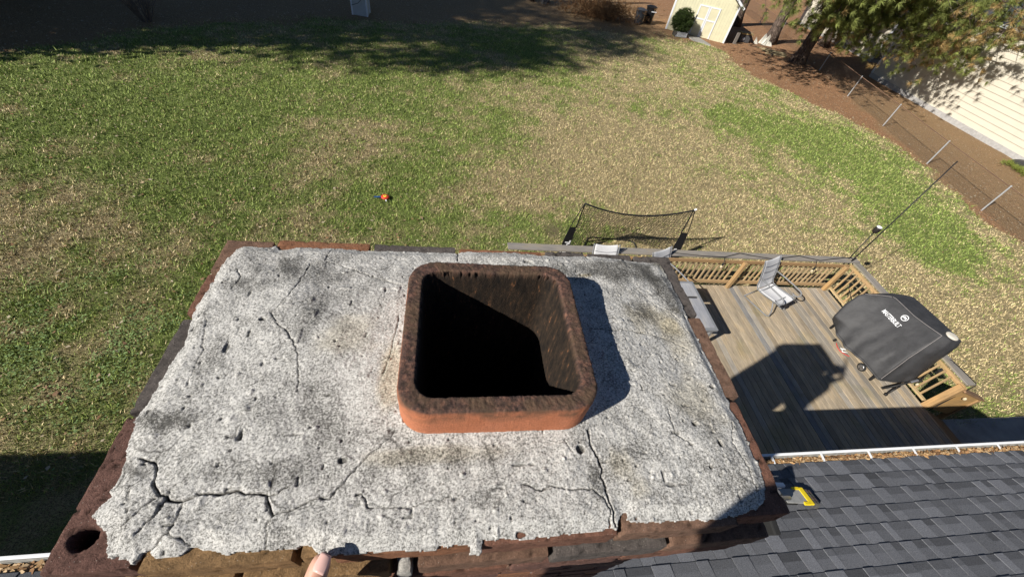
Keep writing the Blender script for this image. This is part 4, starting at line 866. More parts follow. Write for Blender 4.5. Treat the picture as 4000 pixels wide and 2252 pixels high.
MB().tube(sag((10.35, 4.15, RT - .25), (10.62, 3.55, RT + .012), .02) + sag((10.62, 3.55, RT + .012), (10.68, 3.02, RT + .005), .0) + sag((10.66, 2.98, RT - .02), (10.33, 2.86, ZD + .05), .06), .009, 5).build("cord", blk, SL2)
MB().tube([(10.64, 3.5, RT + .01), (10.50, 3.45, RT - .06), (10.38, 3.43, RT - .25), (10.25, 3.42, RT - .55)], .007, 5).build("cord", blk, SL2)
for p, a in (((10.40, 3.42, RT - .17), .3), ((10.24, 3.40, RT - .56), .2)):
    MB().box(p, (.05, .085, .10), (1, 1, 1), Matrix.Rotation(a, 3, 'X')).build("socket", rub, SL2, bevel=.012)
MB().lathe([(.014, 0), (.026, -.03), (.024, -.06), (.004, -.075)], (10.22, 3.35, RT - .60), 12).build("bulb", bulb, SL2, smooth=True)
MB().lathe([(.014, 0), (.030, -.03), (.028, -.06), (.004, -.08)], (10.75, 2.88, 1.33), 12).build("bulb", bulb, SL2, smooth=True)
PL = thing("light_pole", "tall thin black pole rising from the far corner of the deck rail", "pole", (10.42, 6.50, ZD))
MB().tube([(10.42, 6.54, ZD), (10.44, 6.56, 2.2), (10.45, 6.57, 4.55)], [.017, .015, .012], 8).build("shaft", blk, PL, smooth=True)
MB().lathe([(.013, 0), (.015, .02), (.01, .04)], (10.45, 6.57, 4.55), 8).build("end_cap", rub, PL)
TO = thing("garden_torch", "black torch cup with a white rim on a thin stick at the deck corner", "torch", (10.40, 6.62, ZD))
MB().tube([(10.44, 6.62, ZD + .2), (10.41, 6.68, 2.56)], .013, 8).build("stick", blk, TO, smooth=True)
MB().lathe([(.02, 0), (.06, .03), (.075, .09), (.066, .15), (.058, .18)], (10.41, 6.68, 2.55), 20).build("cup", flat("dark_bronze_metal", (.025, .022, .02), .4, .3, 40), TO, smooth=True)
MB().lathe([(.030, .18), (.060, .178), (.062, .192), (.052, .196), (.030, .188)], (10.41, 6.68, 2.55), 20).build("rim", white, TO)

# ---------------------------------------------------------------- toy on the lawn
TY = thing("toy", "red and yellow disc toy with a blue handle lying on the lawn", "toy", (-1.89, 10.42, .03))
MB().lathe([(.10, .0), (.125, .02), (.12, .05), (.07, .062), (.052, .06)], (-1.89, 10.42, .03), 24).build("disc", flat("red_plastic", (.62, .06, .03), .35), TY, smooth=True)
MB().lathe([(.055, .05), (.055, .07), (.02, .074), (.018, .06)], (-1.89, 10.42, .03), 20).build("hub", flat("yellow_plastic", (.80, .58, .06), .35), TY, smooth=True)
MB().bar((-2.0, 10.43, .05), (-2.22, 10.41, .045), .05, .03).build("handle", flat("blue_plastic", (.03, .09, .25), .4), TY, bevel=.01)
MB().bar((-1.86, 10.31, .045), (-1.84, 10.22, .045), .035, .02).build("tab", white, TY, bevel=.006)

# ---------------------------------------------------------------- shed, cabinet, garage, outbuilding
def lap_wall(bm, p0, p1, z0, z1, exp, col, nrm, rake=None):
    """horizontal lap siding from p0 to p1 (xy), boards leaning out at their lower edge"""
    n = int(math.ceil((z1 - z0) / exp)); nx_, ny_ = nrm
    for k in range(n):
        a, c = z0 + k * exp, min(z0 + (k + 1) * exp, z1); tq = .034
        vs = [(p0[0], p0[1], c), (p1[0], p1[1], c), (p1[0] + nx_ * tq, p1[1] + ny_ * tq, a), (p0[0] + nx_ * tq, p0[1] + ny_ * tq, a), (p0[0], p0[1], a), (p1[0], p1[1], a)]
        bm.add(vs, [(0, 1, 2, 3), (3, 2, 5, 4)], col)
SH = thing("shed", "cream yellow wooden garden shed with white trimmed double doors beyond the lawn", "shed", (19.1, 35.6, 0))
cream = vcol("cream_paint", .07, 3, 4, .7); trim = flat("white_trim_paint", (.72, .74, .78), .6, .08, 5)
sx0, sx1, sy0, sy1, sh = 16.35, 20.92, 34.1, 37.6, 2.45
b = MB(); cr = (.66, .63, .44); xm = (sx0 + sx1) / 2
b.add([(sx0, sy0, 0), (sx1, sy0, 0), (sx1, sy0, sh), (xm, sy0, sh + 1.5), (sx0, sy0, sh), (sx0, sy1, 0), (sx1, sy1, 0), (sx1, sy1, sh), (xm, sy1, sh + 1.5), (sx0, sy1, sh)], [(0, 1, 2, 3, 4), (9, 8, 7, 6, 5), (1, 6, 7, 2), (5, 0, 4, 9), (0, 5, 6, 1)], cr)
for k in range(1, 22): b.box((sx0 + (sx1 - sx0) * k / 22, sy0 - .004, sh / 2 + .02), (.012, .008, sh - .08), (.50, .48, .34))
b.build("wall", cream, SH)
b = MB()
for s in (-1, 1):
    e = Vector((xm + s * (sx1 - xm + .28), 0, sh - .17)); rdg = Vector((xm, 0, sh + 1.56))
    vs = [(e.x, sy0 - .3, e.z), (rdg.x, sy0 - .3, rdg.z), (rdg.x, sy1 + .3, rdg.z), (e.x, sy1 + .3, e.z)]; vs += [(x, y, z + .07) for x, y, z in vs]
    b.add(vs, [(0, 1, 2, 3), (7, 6, 5, 4), (0, 4, 5, 1), (1, 5, 6, 2), (2, 6, 7, 3), (3, 7, 4, 0)], (.16, .15, .15))
rf = b.build("roof", vcol("shed_shingle", .3, 20, 4, .9), SH)
b = MB()
for s in (-1, 1): b.bar((xm + s * (sx1 - xm + .29), sy0 - .31, sh - .15), (xm, sy0 - .31, sh + 1.58), .03, .14)
b.build("rake_board", trim, SH)
for x in (sx0 + .06, sx1 - .04): MB().box((x, sy0 - .012, sh / 2), (.12, .03, sh)).build("corner_trim", trim, SH)
dl = 18.18
for k in (0, 1):
    b = MB(); x0 = dl + k * .79; b.box((x0 + .39, sy0 - .016, 1.02), (.77, .03, 1.98), (.64, .60, .42)); d_ = b.build("door", cream, SH)
    b = MB(); tr = .09
    for x in (x0 + .05, x0 + .73): b.box((x, sy0 - .038, 1.02), (tr, .02, 1.98))
    for z in (1.14, 1.96): b.box((x0 + .39, sy0 - .0385, z), (.59, .019, tr))
    o = b.build("door_trim", trim, SH); o.parent = d_
    if k == 0:
        o = MB().tube([(x0 + .06, sy0 - .07, 1.05), (x0 + .05, sy0 - .09, 1.35)], .03, 6).build("handle", blk, SH); o.parent = d_
        o = MB().lathe([(.07, 0), (.09, .03), (.03, .06)], (x0 - .10, sy0 - .02, 1.02), 12, (1, 1, 1), Matrix.Rotation(R(90), 3, 'X')).build("latch", flat("rusty_latch", (.14, .085, .055), .8), SH); o.parent = d_
SH.location = (19.644, 34.88, 0); SH.rotation_euler = (0, 0, R(-25))
CB = thing("cabinet", "narrow pale sided cabinet with a drooping dark cable at the wood's edge", "cabinet", (-5.3, 28.3, 0))
b = MB(); b.box((-5.3, 28.35, 1.15), (.86, .86, 2.3), (.48, .50, .50)); b.build("body", vcol("pale_siding", .06, 5, 3, .6), CB)
for x in (-5.71, -4.89): MB().box((x, 27.905, 1.13), (.08, .05, 2.26)).build("corner_trim", trim, CB)
MB().box((-4.86, 28.75, 1.13), (.05, .08, 2.26)).build("corner_trim", trim, CB)
MB().add([(-5.95, 27.7, 2.28), (-4.65, 27.7, 2.28), (-4.65, 29.0, 2.36), (-5.95, 29.0, 2.36), (-5.95, 27.7, 2.36), (-4.65, 27.7, 2.36), (-4.65, 29.0, 2.44), (-5.95, 29.0, 2.44)], [(0, 1, 2, 3), (7, 6, 5, 4), (0, 4, 5, 1), (1, 5, 6, 2), (2, 6, 7, 3), (3, 7, 4, 0)], (.2, .2, .2)).build("roof", vcol("cabinet_roof", .1, 8), CB)
MB().tube([(-4.98, 27.87, 1.2), (-5.1, 27.87, .85), (-5.35, 27.87, .62), (-5.7, 27.87, .5)], .012, 6).build("cable", blk, CB)
GA = thing("garage", "long cream sided garage with a dark blue roof beyond the chain link fence", "garage", (35.5, 20.5, 0))
gx0, gy0_, gy1_, gh = 31.25, 9.0, 29.25, 4.89
b = MB(); cw = (.60, .555, .455); lap_wall(b, (gx0, gy1_), (gx0, gy0_), .28, gh, .305, cw, (-1, 0))
lap_wall(b, (gx0, gy0_), (gx0 + 9, gy0_), .28, gh, .305, cw, (0, -1)); b.box((gx0 + 4.5 + .01, (gy0_ + gy1_) / 2, (gh + .28) / 2), (9 - .02, gy1_ - gy0_ - .02, gh - .28), cw)
b.build("wall", vcol("cream_siding", .04, 2, 3, .55), GA)
MB().box((gx0 - .05, gy1_ + .005, gh / 2 + .14), (.10, .12, gh - .28)).build("corner_trim", trim, GA)
MB().box((gx0 + 4.5 - .03, (gy0_ + gy1_) / 2, .135), (9.1, gy1_ - gy0_ + .08, .30), (.40, .39, .38)).build("foundation", vcol("foundation_concrete", .2, 8, 4, .95), GA)
b = MB(); zr_ = gh + 2.2
for x0_, x1_ in ((gx0 - .35, gx0 + 4.5), (gx0 + 9.35, gx0 + 4.5)):
    vs = [(x0_, gy0_ - .35, gh - .06), (x0_, gy1_ + .35, gh - .06), (x1_, gy1_ + .35, zr_), (x1_, gy0_ - .35, zr_)]; vs += [(x, y, z + .09) for x, y, z in vs]
    b.add(vs, [(0, 1, 2, 3), (7, 6, 5, 4), (0, 4, 5, 1), (1, 5, 6, 2), (2, 6, 7, 3), (3, 7, 4, 0)], (.035, .042, .065))
b.build("roof", vcol("dark_blue_shingle", .3, 14, 4, .9), GA)
b = MB(); b.box((gx0 - .36, (gy0_ + gy1_) / 2, gh - .04), (.03, gy1_ - gy0_ + .7, .15)); b.build("fascia", trim, GA)
OB = thing("outbuilding", "cream sided outbuilding half hidden by pine boughs behind the garage corner", "outbuilding", (38, 39, 0))
b = MB(); lap_wall(b, (34.6, 44), (34.6, 33.3), .25, 3.1, .25, cw, (-1, 0)); b.box((38.3, 38.65, 1.65), (7.36, 10.68, 2.9), (.16, .14, .12)); b.build("wall", vcol("outbuilding_siding", .06, 3, 3, .6), OB)  # body box coloured dark, painting the garage's shade on its near end wall
MB().box((38.3, 38.65, .11), (7.5, 10.8, .24), (.35, .34, .33)).build("foundation", vcol("outbuilding_base", .2, 8, 4, .95), OB)
MB().box((34.56, 33.28, 1.66), (.12, .10, 2.86)).build("corner_trim", trim, OB)
MB().add([(34.2, 32.9, 3.1), (42.4, 32.9, 3.1), (38.3, 32.9, 4.7), (34.2, 44.4, 3.1), (42.4, 44.4, 3.1), (38.3, 44.4, 4.7)], [(0, 1, 2), (5, 4, 3), (0, 2, 5, 3), (1, 4, 5, 2), (0, 3, 4, 1)], (.10, .10, .11)).build("roof", vcol("outbuilding_shingle", .25, 14, 4, .9), OB)

# ---------------------------------------------------------------- chain link fence
FN = thing("chain_link_fence", "rusty chain link fence with grey steel posts between the lawn and the garage", "fence", (25, 22, 0))
galv = flat("galvanised_steel", (.42, .43, .44), .5, .2, 30, .3); rust = flat("rusty_top_rail", (.17, .105, .07), .8, .3, 20)
fp = [(21.9, 5.0), (22.35, 8.4), (23.0, 12.09), (23.76, 15.95), (24.7, 20.16), (25.55, 24.4), (26.6, 29.0), (27.4, 33.0), (28.0, 37.0), (28.5, 41.0), (29.2, 46.0)]
for x, y in fp:
    z = 1.21; MB().tube([(x, y, -.1), (x, y, z)], .032, 8).lathe([(.036, 0), (.036, .03), (.012, .06)], (x, y, z - .01), 8).build("post", galv, FN)
for (x0_, y0_), (x1_, y1_) in zip(fp[:-1], fp[1:]): MB().tube([(x0_, y0_, 1.19), (x1_, y1_, 1.19)], .021, 6).build("top_rail", rust, FN)
V = []; F = []; L = 0; pitch = .075; rw = .0042
def emit(P):
    o = len(V); n = len(P)
    for (x, y, z) in P:
        V.extend([(x + rw, y, z), (x - rw * .5, y + rw * .87, z), (x - rw * .5, y - rw * .87, z)])
    for k in range(n - 1):
        for q in range(3): F.append((o + 3 * k + q, o + 3 * k + (q + 1) % 3, o + 3 * k + 3 + (q + 1) % 3, o + 3 * k + 3 + q))
for (x0_, y0_), (x1_, y1_) in zip(fp[:-1], fp[1:]):
    seg = math.hypot(x1_ - x0_, y1_ - y0_); n = int(seg / pitch); dx, dy = (x1_ - x0_) / seg, (y1_ - y0_) / seg
    for k in range(n):
        s = k * pitch; emit([(x0_ + dx * (s + (pitch if j % 2 else 0)), y0_ + dy * (s + (pitch if j % 2 else 0)), .02 + j * pitch) for j in range(16)])
np_mesh("mesh", np.array(V) - np.array([25, 22, 0]), np.array(F), flat("rusty_wire", (.12, .09, .07), .8), FN)

# ---------------------------------------------------------------- trees
bark = NT("pine_bark"); vv = bark.mapping(bark.P(), (1, 1, .28)); vo = bark.voro(9, 'DISTANCE_TO_EDGE', vv); nb = bark.noise(14, 6, vv, rough=.7)
bark.color(bark.mix(bark.ramp(nb, [(.3, (.075, .055, .045)), (.55, (.17, .125, .10)), (.7, (.27, .215, .18))]), bark.ramp(vo, [(0, .35), (.16, 1)]), 1.0, 'MULTIPLY')).rough(.95)
bark.bump(bark.ramp(vo, [(0, 0), (.2, 1)]), .9, .05); bark = bark.m
leaf_m = NT("foliage"); leaf_m.color(leaf_m.attr("col")).rough(.55)
tl = leaf_m.n("ShaderNodeBsdfTranslucent"); leaf_m.l(leaf_m.attr("col"), tl.inputs[0]); mx = leaf_m.n("ShaderNodeMixShader"); mx.inputs[0].default_value = .35
leaf_m.l(leaf_m.b.outputs[0], mx.inputs[1]); leaf_m.l(tl.outputs[0], mx.inputs[2]); leaf_m.l(mx.outputs[0], leaf_m.t.nodes["Material Output"].inputs[0]); leaf_m = leaf_m.m
def bursts(C, D, n, L, w, col):
    """needle bursts at points C pointing along D: thin triangles fanning out"""
    N = len(C); M_ = N * n; c = np.repeat(C, n, 0); d = np.repeat(D, n, 0)
    r = rng.normal(size=(M_, 3)); r /= np.linalg.norm(r, axis=1, keepdims=True); v = d * .75 + r * .75; v /= np.linalg.norm(v, axis=1, keepdims=True)
    ln = L * rng.uniform(.6, 1.1, M_)[:, None]; s = np.cross(v, rng.normal(size=(M_, 3))); s /= np.linalg.norm(s, axis=1, keepdims=True)
    V = np.empty((M_, 3, 3)); b0 = c + v * .02; V[:, 0] = b0 - s * w; V[:, 1] = b0 + s * w; V[:, 2] = c + v * ln; V[:, 2, 2] -= .12 * ln[:, 0]
    cc = np.repeat(np.repeat(col, n, 0) * rng.uniform(.7, 1.3, M_)[:, None], 3, 0)
    return V.reshape(-1, 3), np.arange(3 * M_).reshape(M_, 3), cc
def pine(name, label, base, r0, H, boughs, group, extra=None, seed=0, dens=1.0):
    rr = random.Random(seed); T = thing(name, label, "tree", base, 0, group); x, y, z = base
    b = MB(); P = []; rad = []
    for k in range(19):
        u = k / 18; P.append((x + .12 * math.sin(u * 5 + seed), y + .12 * math.cos(u * 4 + seed), z - .15 + u * H)); rad.append(r0 * (1 - .85 * u) * (1 + .55 * math.exp(-u * H / .35)))
    b.tube(P, rad, 18); tr_ = b.build("trunk", bark, T, smooth=True)
    b = MB(); C = []; D = []
    for (a, tip, n) in boughs:
        a, tip = Vector(a), Vector(tip); mid = (a + tip) / 2 + Vector((0, 0, .35)); path = [a.lerp(mid, k / 4).lerp(mid.lerp(tip, k / 4), k / 4) for k in range(5)]
        b.tube(path, [.07, .06, .05, .035, .02], 6)
        for k in range(int(n * 1.45)):
            u = rr.uniform(.32, 1); c = a.lerp(mid, u).lerp(mid.lerp(tip, u), u); sp_r = (.28 + .75 * (u - .3)) * (tip - a).length * .34
            off = Vector((rr.gauss(0, 1), rr.gauss(0, 1), rr.gauss(-.15, .55))) * sp_r * .62; e = c + off
            if k % 3 == 0: b.tube([c, c + off * .95], [.016, .006], 4, cap=False)
            for q in range(3):
                C.append(c + off * (1 - .14 * q) + Vector((rr.gauss(0, .07), rr.gauss(0, .07), rr.gauss(0, .05)))); dd = (off.normalized() if off.length > .01 else Vector((0, 0, 1))) + Vector((rr.gauss(0, .3), rr.gauss(0, .3), .25)); D.append(dd.normalized())
    if extra:
        z0, z1, rm, n = extra
        for k in range(n):
            u = rr.random() ** .8; h = z0 + (z1 - z0) * u; a = rr.uniform(0, 6.283); rad_ = rm * (1 - u * .8) * rr.uniform(.45, 1.05)
            a0 = Vector((x, y, h)); tip = a0 + Vector((math.cos(a) * rad_, math.sin(a) * rad_, rr.uniform(-.4, .7)))
            b.tube([a0, tip], [.05, .015], 5, cap=False)
            for q in range(14):
                c = a0.lerp(tip, rr.uniform(.35, 1)) + Vector((rr.gauss(0, .4), rr.gauss(0, .4), rr.gauss(0, .3))); C.append(c); D.append(Vector((rr.gauss(0, 1), rr.gauss(0, 1), rr.gauss(.3, .6))).normalized())
    o = b.build("limbs", bark, T, smooth=True)
    C = np.array([tuple(c) for c in C]); D = np.array([tuple(d) for d in D]); m = fbm(C[:, 0] * 1.1, C[:, 2] * 1.4 + C[:, 1], 3, 170 + seed)
    green = np.array([[.28, .32, .095]]); brown = np.array([[.45, .32, .14]]); k = (rng.random(len(C)) < sstep(.5, .68, m) * .75)[:, None]
    col = np.where(k, brown, green) * rng.uniform(.7, 1.35, len(C))[:, None]
    low = C[:, 2] < 7
    parts = []
    if low.any(): parts.append(bursts(C[low], D[low], 44, .33, .010, col[low]))
    if (~low).any(): parts.append(bursts(C[~low], D[~low], 12, .55, .035, col[~low]))
    off = 0; Vs, Fs, Cs = [], [], []
    for v, f, c in parts: Vs.append(v); Fs.append(f + off); Cs.append(c); off += len(v)
    np_mesh("crown", np.concatenate(Vs) - np.array(base), np.concatenate(Fs), leaf_m, T, col=np.concatenate(Cs))
    return T
p1 = (25.45, 30.2, 0)
bA = [((25.4, 30.0, 5.4), (21.9, 26.9, 3.5), 38), ((25.4, 30, 5.2), (23.3, 26.8, 3.9), 46), ((25.5, 30, 4.8), (24.4, 26.6, 3.0), 60), ((25.5, 30, 4.6), (25.6, 26.4, 3.2), 60), ((25.6, 30, 4.4), (26.6, 26.3, 2.4), 60),
      ((25.6, 30, 5.2), (26.6, 26.8, 3.9), 50), ((25.5, 30, 4.0), (23.2, 27.6, 2.7), 40), ((25.6, 30, 3.6), (25.5, 27.0, 2.1), 42), ((25.4, 30, 6.4), (22.6, 27.0, 5.0), 40), ((25.4, 30, 6.4), (25.0, 26.0, 4.9), 46)]
bB = [((25.7, 29.8, 6.6), (28.2, 23.8, 3.6), 64), ((25.7, 29.8, 6.6), (29.6, 23.6, 3.1), 70), ((25.7, 29.8, 6.2), (30.1, 23.3, 2.4), 60), ((25.7, 29.8, 6.0), (28.3, 24.0, 2.2), 30), ((25.8, 29.8, 7.2), (27.6, 22.6, 5.0), 60), ((25.8, 29.8, 7.2), (28.6, 22.4, 5.0), 70), ((25.8, 29.8, 7.4), (29.8, 22.0, 4.6), 64),
      ((25.8, 29.8, 7.4), (28.0, 20.8, 5.7), 60), ((25.8, 29.8, 7.4), (29.2, 20.4, 5.6), 50), ((25.7, 29.8, 6.8), (29.8, 24.6, 4.4), 50), ((25.7, 29.8, 6.8), (28.0, 25.4, 4.6), 50)]
bC = [((25.3, 30, 8.2), q, 46) for q in ((18.2, 23.2, 6.0), (19.8, 21.6, 6.4), (19.0, 25.6, 6.2), (20.6, 24.0, 6.6), (21.2, 20.6, 6.9), (22.6, 22.0, 6.9), (23.0, 24.2, 6.8), (17.6, 26.0, 6.4), (21.5, 26.6, 6.6))] + [((25.2, 30, 6.2), q, 60) for q in ((17.3, 25.2, 5.0), (16.4, 26.8, 5.2), (18.2, 24.0, 5.0), (17.6, 28.2, 5.4), (15.9, 25.4, 5.2), (19.4, 27.0, 5.3))]  # unseen long boughs, added to throw shade on the pine straw
pine("pine_tree", "nearest pine, its thick trunk bare below green boughs that reach over the garage", p1, .42, 19, bA + bB + bC, "tall pines by the fence", (7.5, 18.5, 4.5, 60), 1)
pine("pine_tree", "second pine with pale debris piled against its dark trunk beside the shed", (25.85, 35.0, 0), .42, 19, [((25.8, 34.8, 6.5), (24.2, 31.8, 5.1), 22), ((25.9, 34.9, 5), (29.5, 33.6, 5.0), 30), ((25.9, 34.9, 6), (29.0, 31.0, 5.6), 34)], "tall pines by the fence", (8, 18, 4, 50), 2)
pine("pine_tree", "grey trunked pine rising right behind the shed's corner", (24.9, 39.3, 0), .42, 20, [((24.9, 39, 6), (27.2, 37.2, 4.3), 14)], "tall pines by the fence", (9, 19, 4, 50), 3)
pine("pine_tree", "shaded pine among the dark boughs behind the outbuilding gap", (32.4, 36.6, 0), .35, 17, [((32.4, 36.6, 4), (31.0, 34.0, 2.4), 40), ((32.4, 36.6, 4), (33.4, 33.6, 2.8), 40), ((32.4, 36.6, 5), (30.2, 34.5, 3.8), 40), ((32.4, 36.4, 5), (32.2, 33.2, 4.2), 40)], "tall pines by the fence", (5, 16, 3.5, 60), 4)
def leafy_tree(name, label, base, r0, H, z0, rm, n, size, col, group, seed, flatten=1.0, cat="tree"):
    rr = random.Random(seed); g_ = np.random.default_rng(seed); T = thing(name, label, cat, base, 0, group); x, y, z = base
    b = MB(); P = [(x + .3 * math.sin(k * .5 + seed) * k / 12, y + .3 * math.cos(k * .6 + seed) * k / 12, z - .1 + H * .92 * k / 14) for k in range(15)]; b.tube(P, [r0 * (1 - .06 * k) * (1 + .5 * math.exp(-k * 1.3)) for k in range(15)], 10)
    b.build("trunk", bark, T, smooth=True); b = MB(); C = []
    for k in range(int(n / 130)):
        u = rr.random(); h = z0 + (H - z0) * u; a = rr.uniform(0, 6.283); w = rm * math.sin(math.pi * min(1, (u * .82 + .16))) ** .7 * rr.uniform(.5, 1.05)
        a0 = Vector((x, y, max(z0 * .8, h - .8))); tip = Vector((x + math.cos(a) * w, y + math.sin(a) * w, h)); b.tube([a0, a0.lerp(tip, .5) + Vector((0, 0, .2)), tip], [.09, .05, .02], 5, cap=False); C.append(tip)
    b.build("limbs", bark, T)
    C = np.array([tuple(c) for c in C]); i = g_.integers(0, len(C), n); p = C[i] + g_.normal(size=(n, 3)) * np.array([1, 1, .7 * flatten]) * rm * .20
    a = g_.normal(size=(n, 3)); a /= np.linalg.norm(a, axis=1, keepdims=True); c_ = np.cross(a, g_.normal(size=(n, 3))); c_ /= np.linalg.norm(c_, axis=1, keepdims=True)
    s = size * g_.uniform(.6, 1.3, n)[:, None]; V = np.stack([p - a * s, p + c_ * s * .5, p + a * s, p - c_ * s * .5], 1).reshape(-1, 3)
    cc = np.repeat(np.array([col]) * g_.uniform(.6, 1.4, n)[:, None], 4, 0); np_mesh("crown", V - np.array(base), np.arange(4 * n).reshape(n, 4), leaf_m, T, col=cc)
    return T
WG = "tall trees at the left edge of the yard"
for i, (bx, by, H_t, z0, rm, n) in enumerate(((-25, 17.5, 17, 2, 4.6, 11000), (-29, 20, 20, 2.5, 5, 11000), (-24, 24, 18, 1.5, 5, 11000), (-34, 15.5, 25, 6, 5, 10000), (-31, 25, 22, 3, 5, 11000), (-33, 11, 35, 19, 5.2, 5200), (-28, 30, 22, 2, 5, 9000), (-36, 8.6, 38, 24, 4.6, 5500), (-38, 17, 31, 8, 5.5, 6500), (-40, 23, 28, 5, 5.5, 10000), (-37, 29, 26, 3, 5.5, 10000), (-44, 20, 36, 14, 5.5, 5000), (-46, 12.5, 40, 25, 5, 4500))):
    leafy_tree("woodland_tree", "broad woodland tree outside the left edge shading the back of the lawn", (bx, by + .9, 0), .3 + .01 * H_t, H_t, z0, rm, n, .26, (.07, .085, .03), WG, 40 + i)
def bare_shrub(name, label, base, h, n, col, seed, cat="shrub", spread=.6, r=.012, group=None):
    rr = random.Random(seed); T = thing(name, label, cat, base, 0, group); b = MB()
    for k in range(n):
        a = rr.uniform(0, 6.283); l = h * rr.uniform(.6, 1.1); d = Vector((math.cos(a) * spread * rr.uniform(.2, 1), math.sin(a) * spread * rr.uniform(.2, 1), 1)).normalized(); p0 = Vector(base) + Vector((math.cos(a) * .15, math.sin(a) * .15, -.03)); p1_ = p0 + d * l * .5; p2 = p1_ + (d + Vector((rr.gauss(0, .3), rr.gauss(0, .3), rr.gauss(0, .1)))).normalized() * l * .5
        b.tube([p0, p1_, p2], [r, r * .7, r * .3], 5, cap=False)
        for q in range(3):
            s0 = p0.lerp(p1_, rr.uniform(.3, 1)) if q < 2 else p1_.lerp(p2, .5); e = s0 + Vector((rr.gauss(0, .3), rr.gauss(0, .3), rr.uniform(.1, .5))) * l * .5; b.tube([s0, e], [r * .5, r * .2], 4, cap=False)
    b.build("stems", flat(name + "_twig", col, .9, .3, 9), T); return T
bare_shrub("bare_bush", "tangle of bare grey twigs in the dark woods at the upper left", (-14.0, 23.0, 0), 2.2, 26, (.15, .12, .10), 71, r=.022)
bare_shrub("bare_bush", "pale bare stems beside a thin trunk at the top edge", (7.0, 36.8, 0), 1.6, 14, (.34, .30, .26), 72, r=.02)
T = thing("thin_tree", "pair of thin dark trunks at the top edge beyond the lawn", "tree", (6.6, 37.4, 0))
MB().tube([(6.15, 37.2, -.1), (6.1, 37.3, 4), (6.0, 37.3, 9)], [.22, .17, .1], 10).build("trunk", bark, T, smooth=True); MB().tube([(7.4, 37.6, -.1), (7.6, 37.8, 4), (7.7, 37.9, 8)], [.2, .15, .1], 10).build("trunk", bark, T, smooth=True)
N = 1600; T = thing("dry_shrub", "rusty brown dried shrub at the edge of the woods", "shrub", (10.9, 35.0, 0)); C = rng.normal(size=(N, 3)) * np.array([1.5, .7, .35]) + np.array([11.2, 35.2, .55]); C[:, 2] = np.abs(C[:, 2])
D = rng.normal(size=(N, 3)) * .6 + np.array([0, 0, 1]); D /= np.linalg.norm(D, axis=1, keepdims=True); v, f, c = bursts(C, D, 8, .35, .012, np.tile([[.30, .17, .08]], (N, 1)) * rng.uniform(.6, 1.3, N)[:, None]); np_mesh("foliage", v - np.array([10.9, 35.0, 0]), f, leaf_m, T, col=c)
# ---------------------------------------------------------------- small things round the shed
BU = thing("bushy_plant", "dark green feathery bush growing from the lattice planter by the shed doors", "bush", (17.0, 33.1, .35))
N = 900; C = rng.normal(size=(N, 3)); C /= np.linalg.norm(C, axis=1, keepdims=True); C = C * (rng.random((N, 1)) ** .4) * np.array([.78, .6, .72]) + np.array([16.95, 33.15, 1.0]); D = C - np.array([16.95, 33.15, .6]); D /= np.linalg.norm(D, axis=1, keepdims=True)
v, f, c = bursts(C, D, 16, .24, .012, np.tile([[.05, .075, .022]], (N, 1)) * rng.uniform(.6, 1.6, N)[:, None]); np_mesh("foliage", v - np.array([17.0, 33.1, .35]), f, leaf_m, BU, col=c)
MB().tube([(17, 33.15, .3), (16.95, 33.15, 1.1)], [.05, .03], 6).build("stem", bark, BU)
PN = thing("planter", "low planter box with white lattice sides in front of the shed", "planter", (17.05, 33.0, 0))
MB().box((17.05, 33.05, .17), (.95, .6, .34), (.05, .045, .04)).build("box", vcol("dark_soil_box", .2, 20), PN)
b = MB()
for k in range(9):
    x = 16.60 + .1 * k
    for s in (1, -1): b.bar((x, 32.735, .02 if s > 0 else .36), (min(x + .2, 17.5), 32.735 - .006 * s, .36 if s > 0 else .02), .022, .008)
b.build("lattice", trim, PN)
SP = thing("stepping_slab", "grey concrete slab laid in the grass before the shed doors", "paving slab", (18.35, 32.6, 0)); MB().prism([(17.75, 33.3), (17.85, 32.45), (18.95, 31.5), (19.05, 31.75), (18.75, 33.3)], -.02, .07, (.30, .29, .27)).build("slab", vcol("slab_concrete", .2, 8, 4, .95), SP)
SB = thing("side_block", "weathered wooden box with a short upright post leaning by the shed's right corner", "box", (22.5, 33.6, 0))
MB().box((22.9, 34.0, .28), (.85, .5, .5), (.10, .10, .105)).build("box", vcol("grey_box_wood", .2, 12), SB); MB().box((22.95, 34.0, .60), (1.05, .55, .10), (.36, .27, .14)).build("lid", vcol("lid_wood", .2, 12), SB); MB().box((21.75, 33.1, .36), (.24, .06, .78), (.22, .20, .18)).build("post", vcol("post_grey", .2, 12), SB); MB().lathe([(.06, 0), (.12, .01), (.1, .03)], (22.75, 33.735, .25), 14, (.4, .42, .46), Matrix.Rotation(R(90), 3, 'X')).build("ring", vcol("ring_metal", .1, 9), SB)
RK = thing("white_debris", "jagged white broken pieces heaped at the foot of a pine trunk", "debris", (24.6, 34.1, 0))
rr = random.Random(5)
for k in range(9):
    x, y = 24.6 + rr.uniform(-.75, .75), 34.1 + rr.uniform(-.25, .25); h = rr.uniform(.25, .85) * (1.2 - abs(x - 24.6)); bm_s = MB(); w = rr.uniform(.12, .28); l = rr.uniform(-.2, .2)
    bm_s.add([(x - w, y - .08, 0), (x + w, y - .1, 0), (x + w * .8, y + .12, 0), (x - w * .9, y + .1, 0), (x - w * .3 + l, y, h), (x + w * .3 + l, y + .02, h * .8)], [(3, 2, 1, 0), (0, 1, 5, 4), (1, 2, 5), (2, 3, 4, 5), (3, 0, 4)], (.72, .70, .62)); bm_s.build("piece", vcol("white_piece", .15, 9), RK)
LG = thing("split_log_pile", "low heap of split grey boards on the pine straw beside the nearest trunk", "woodpile", (24.6, 32.0, 0))
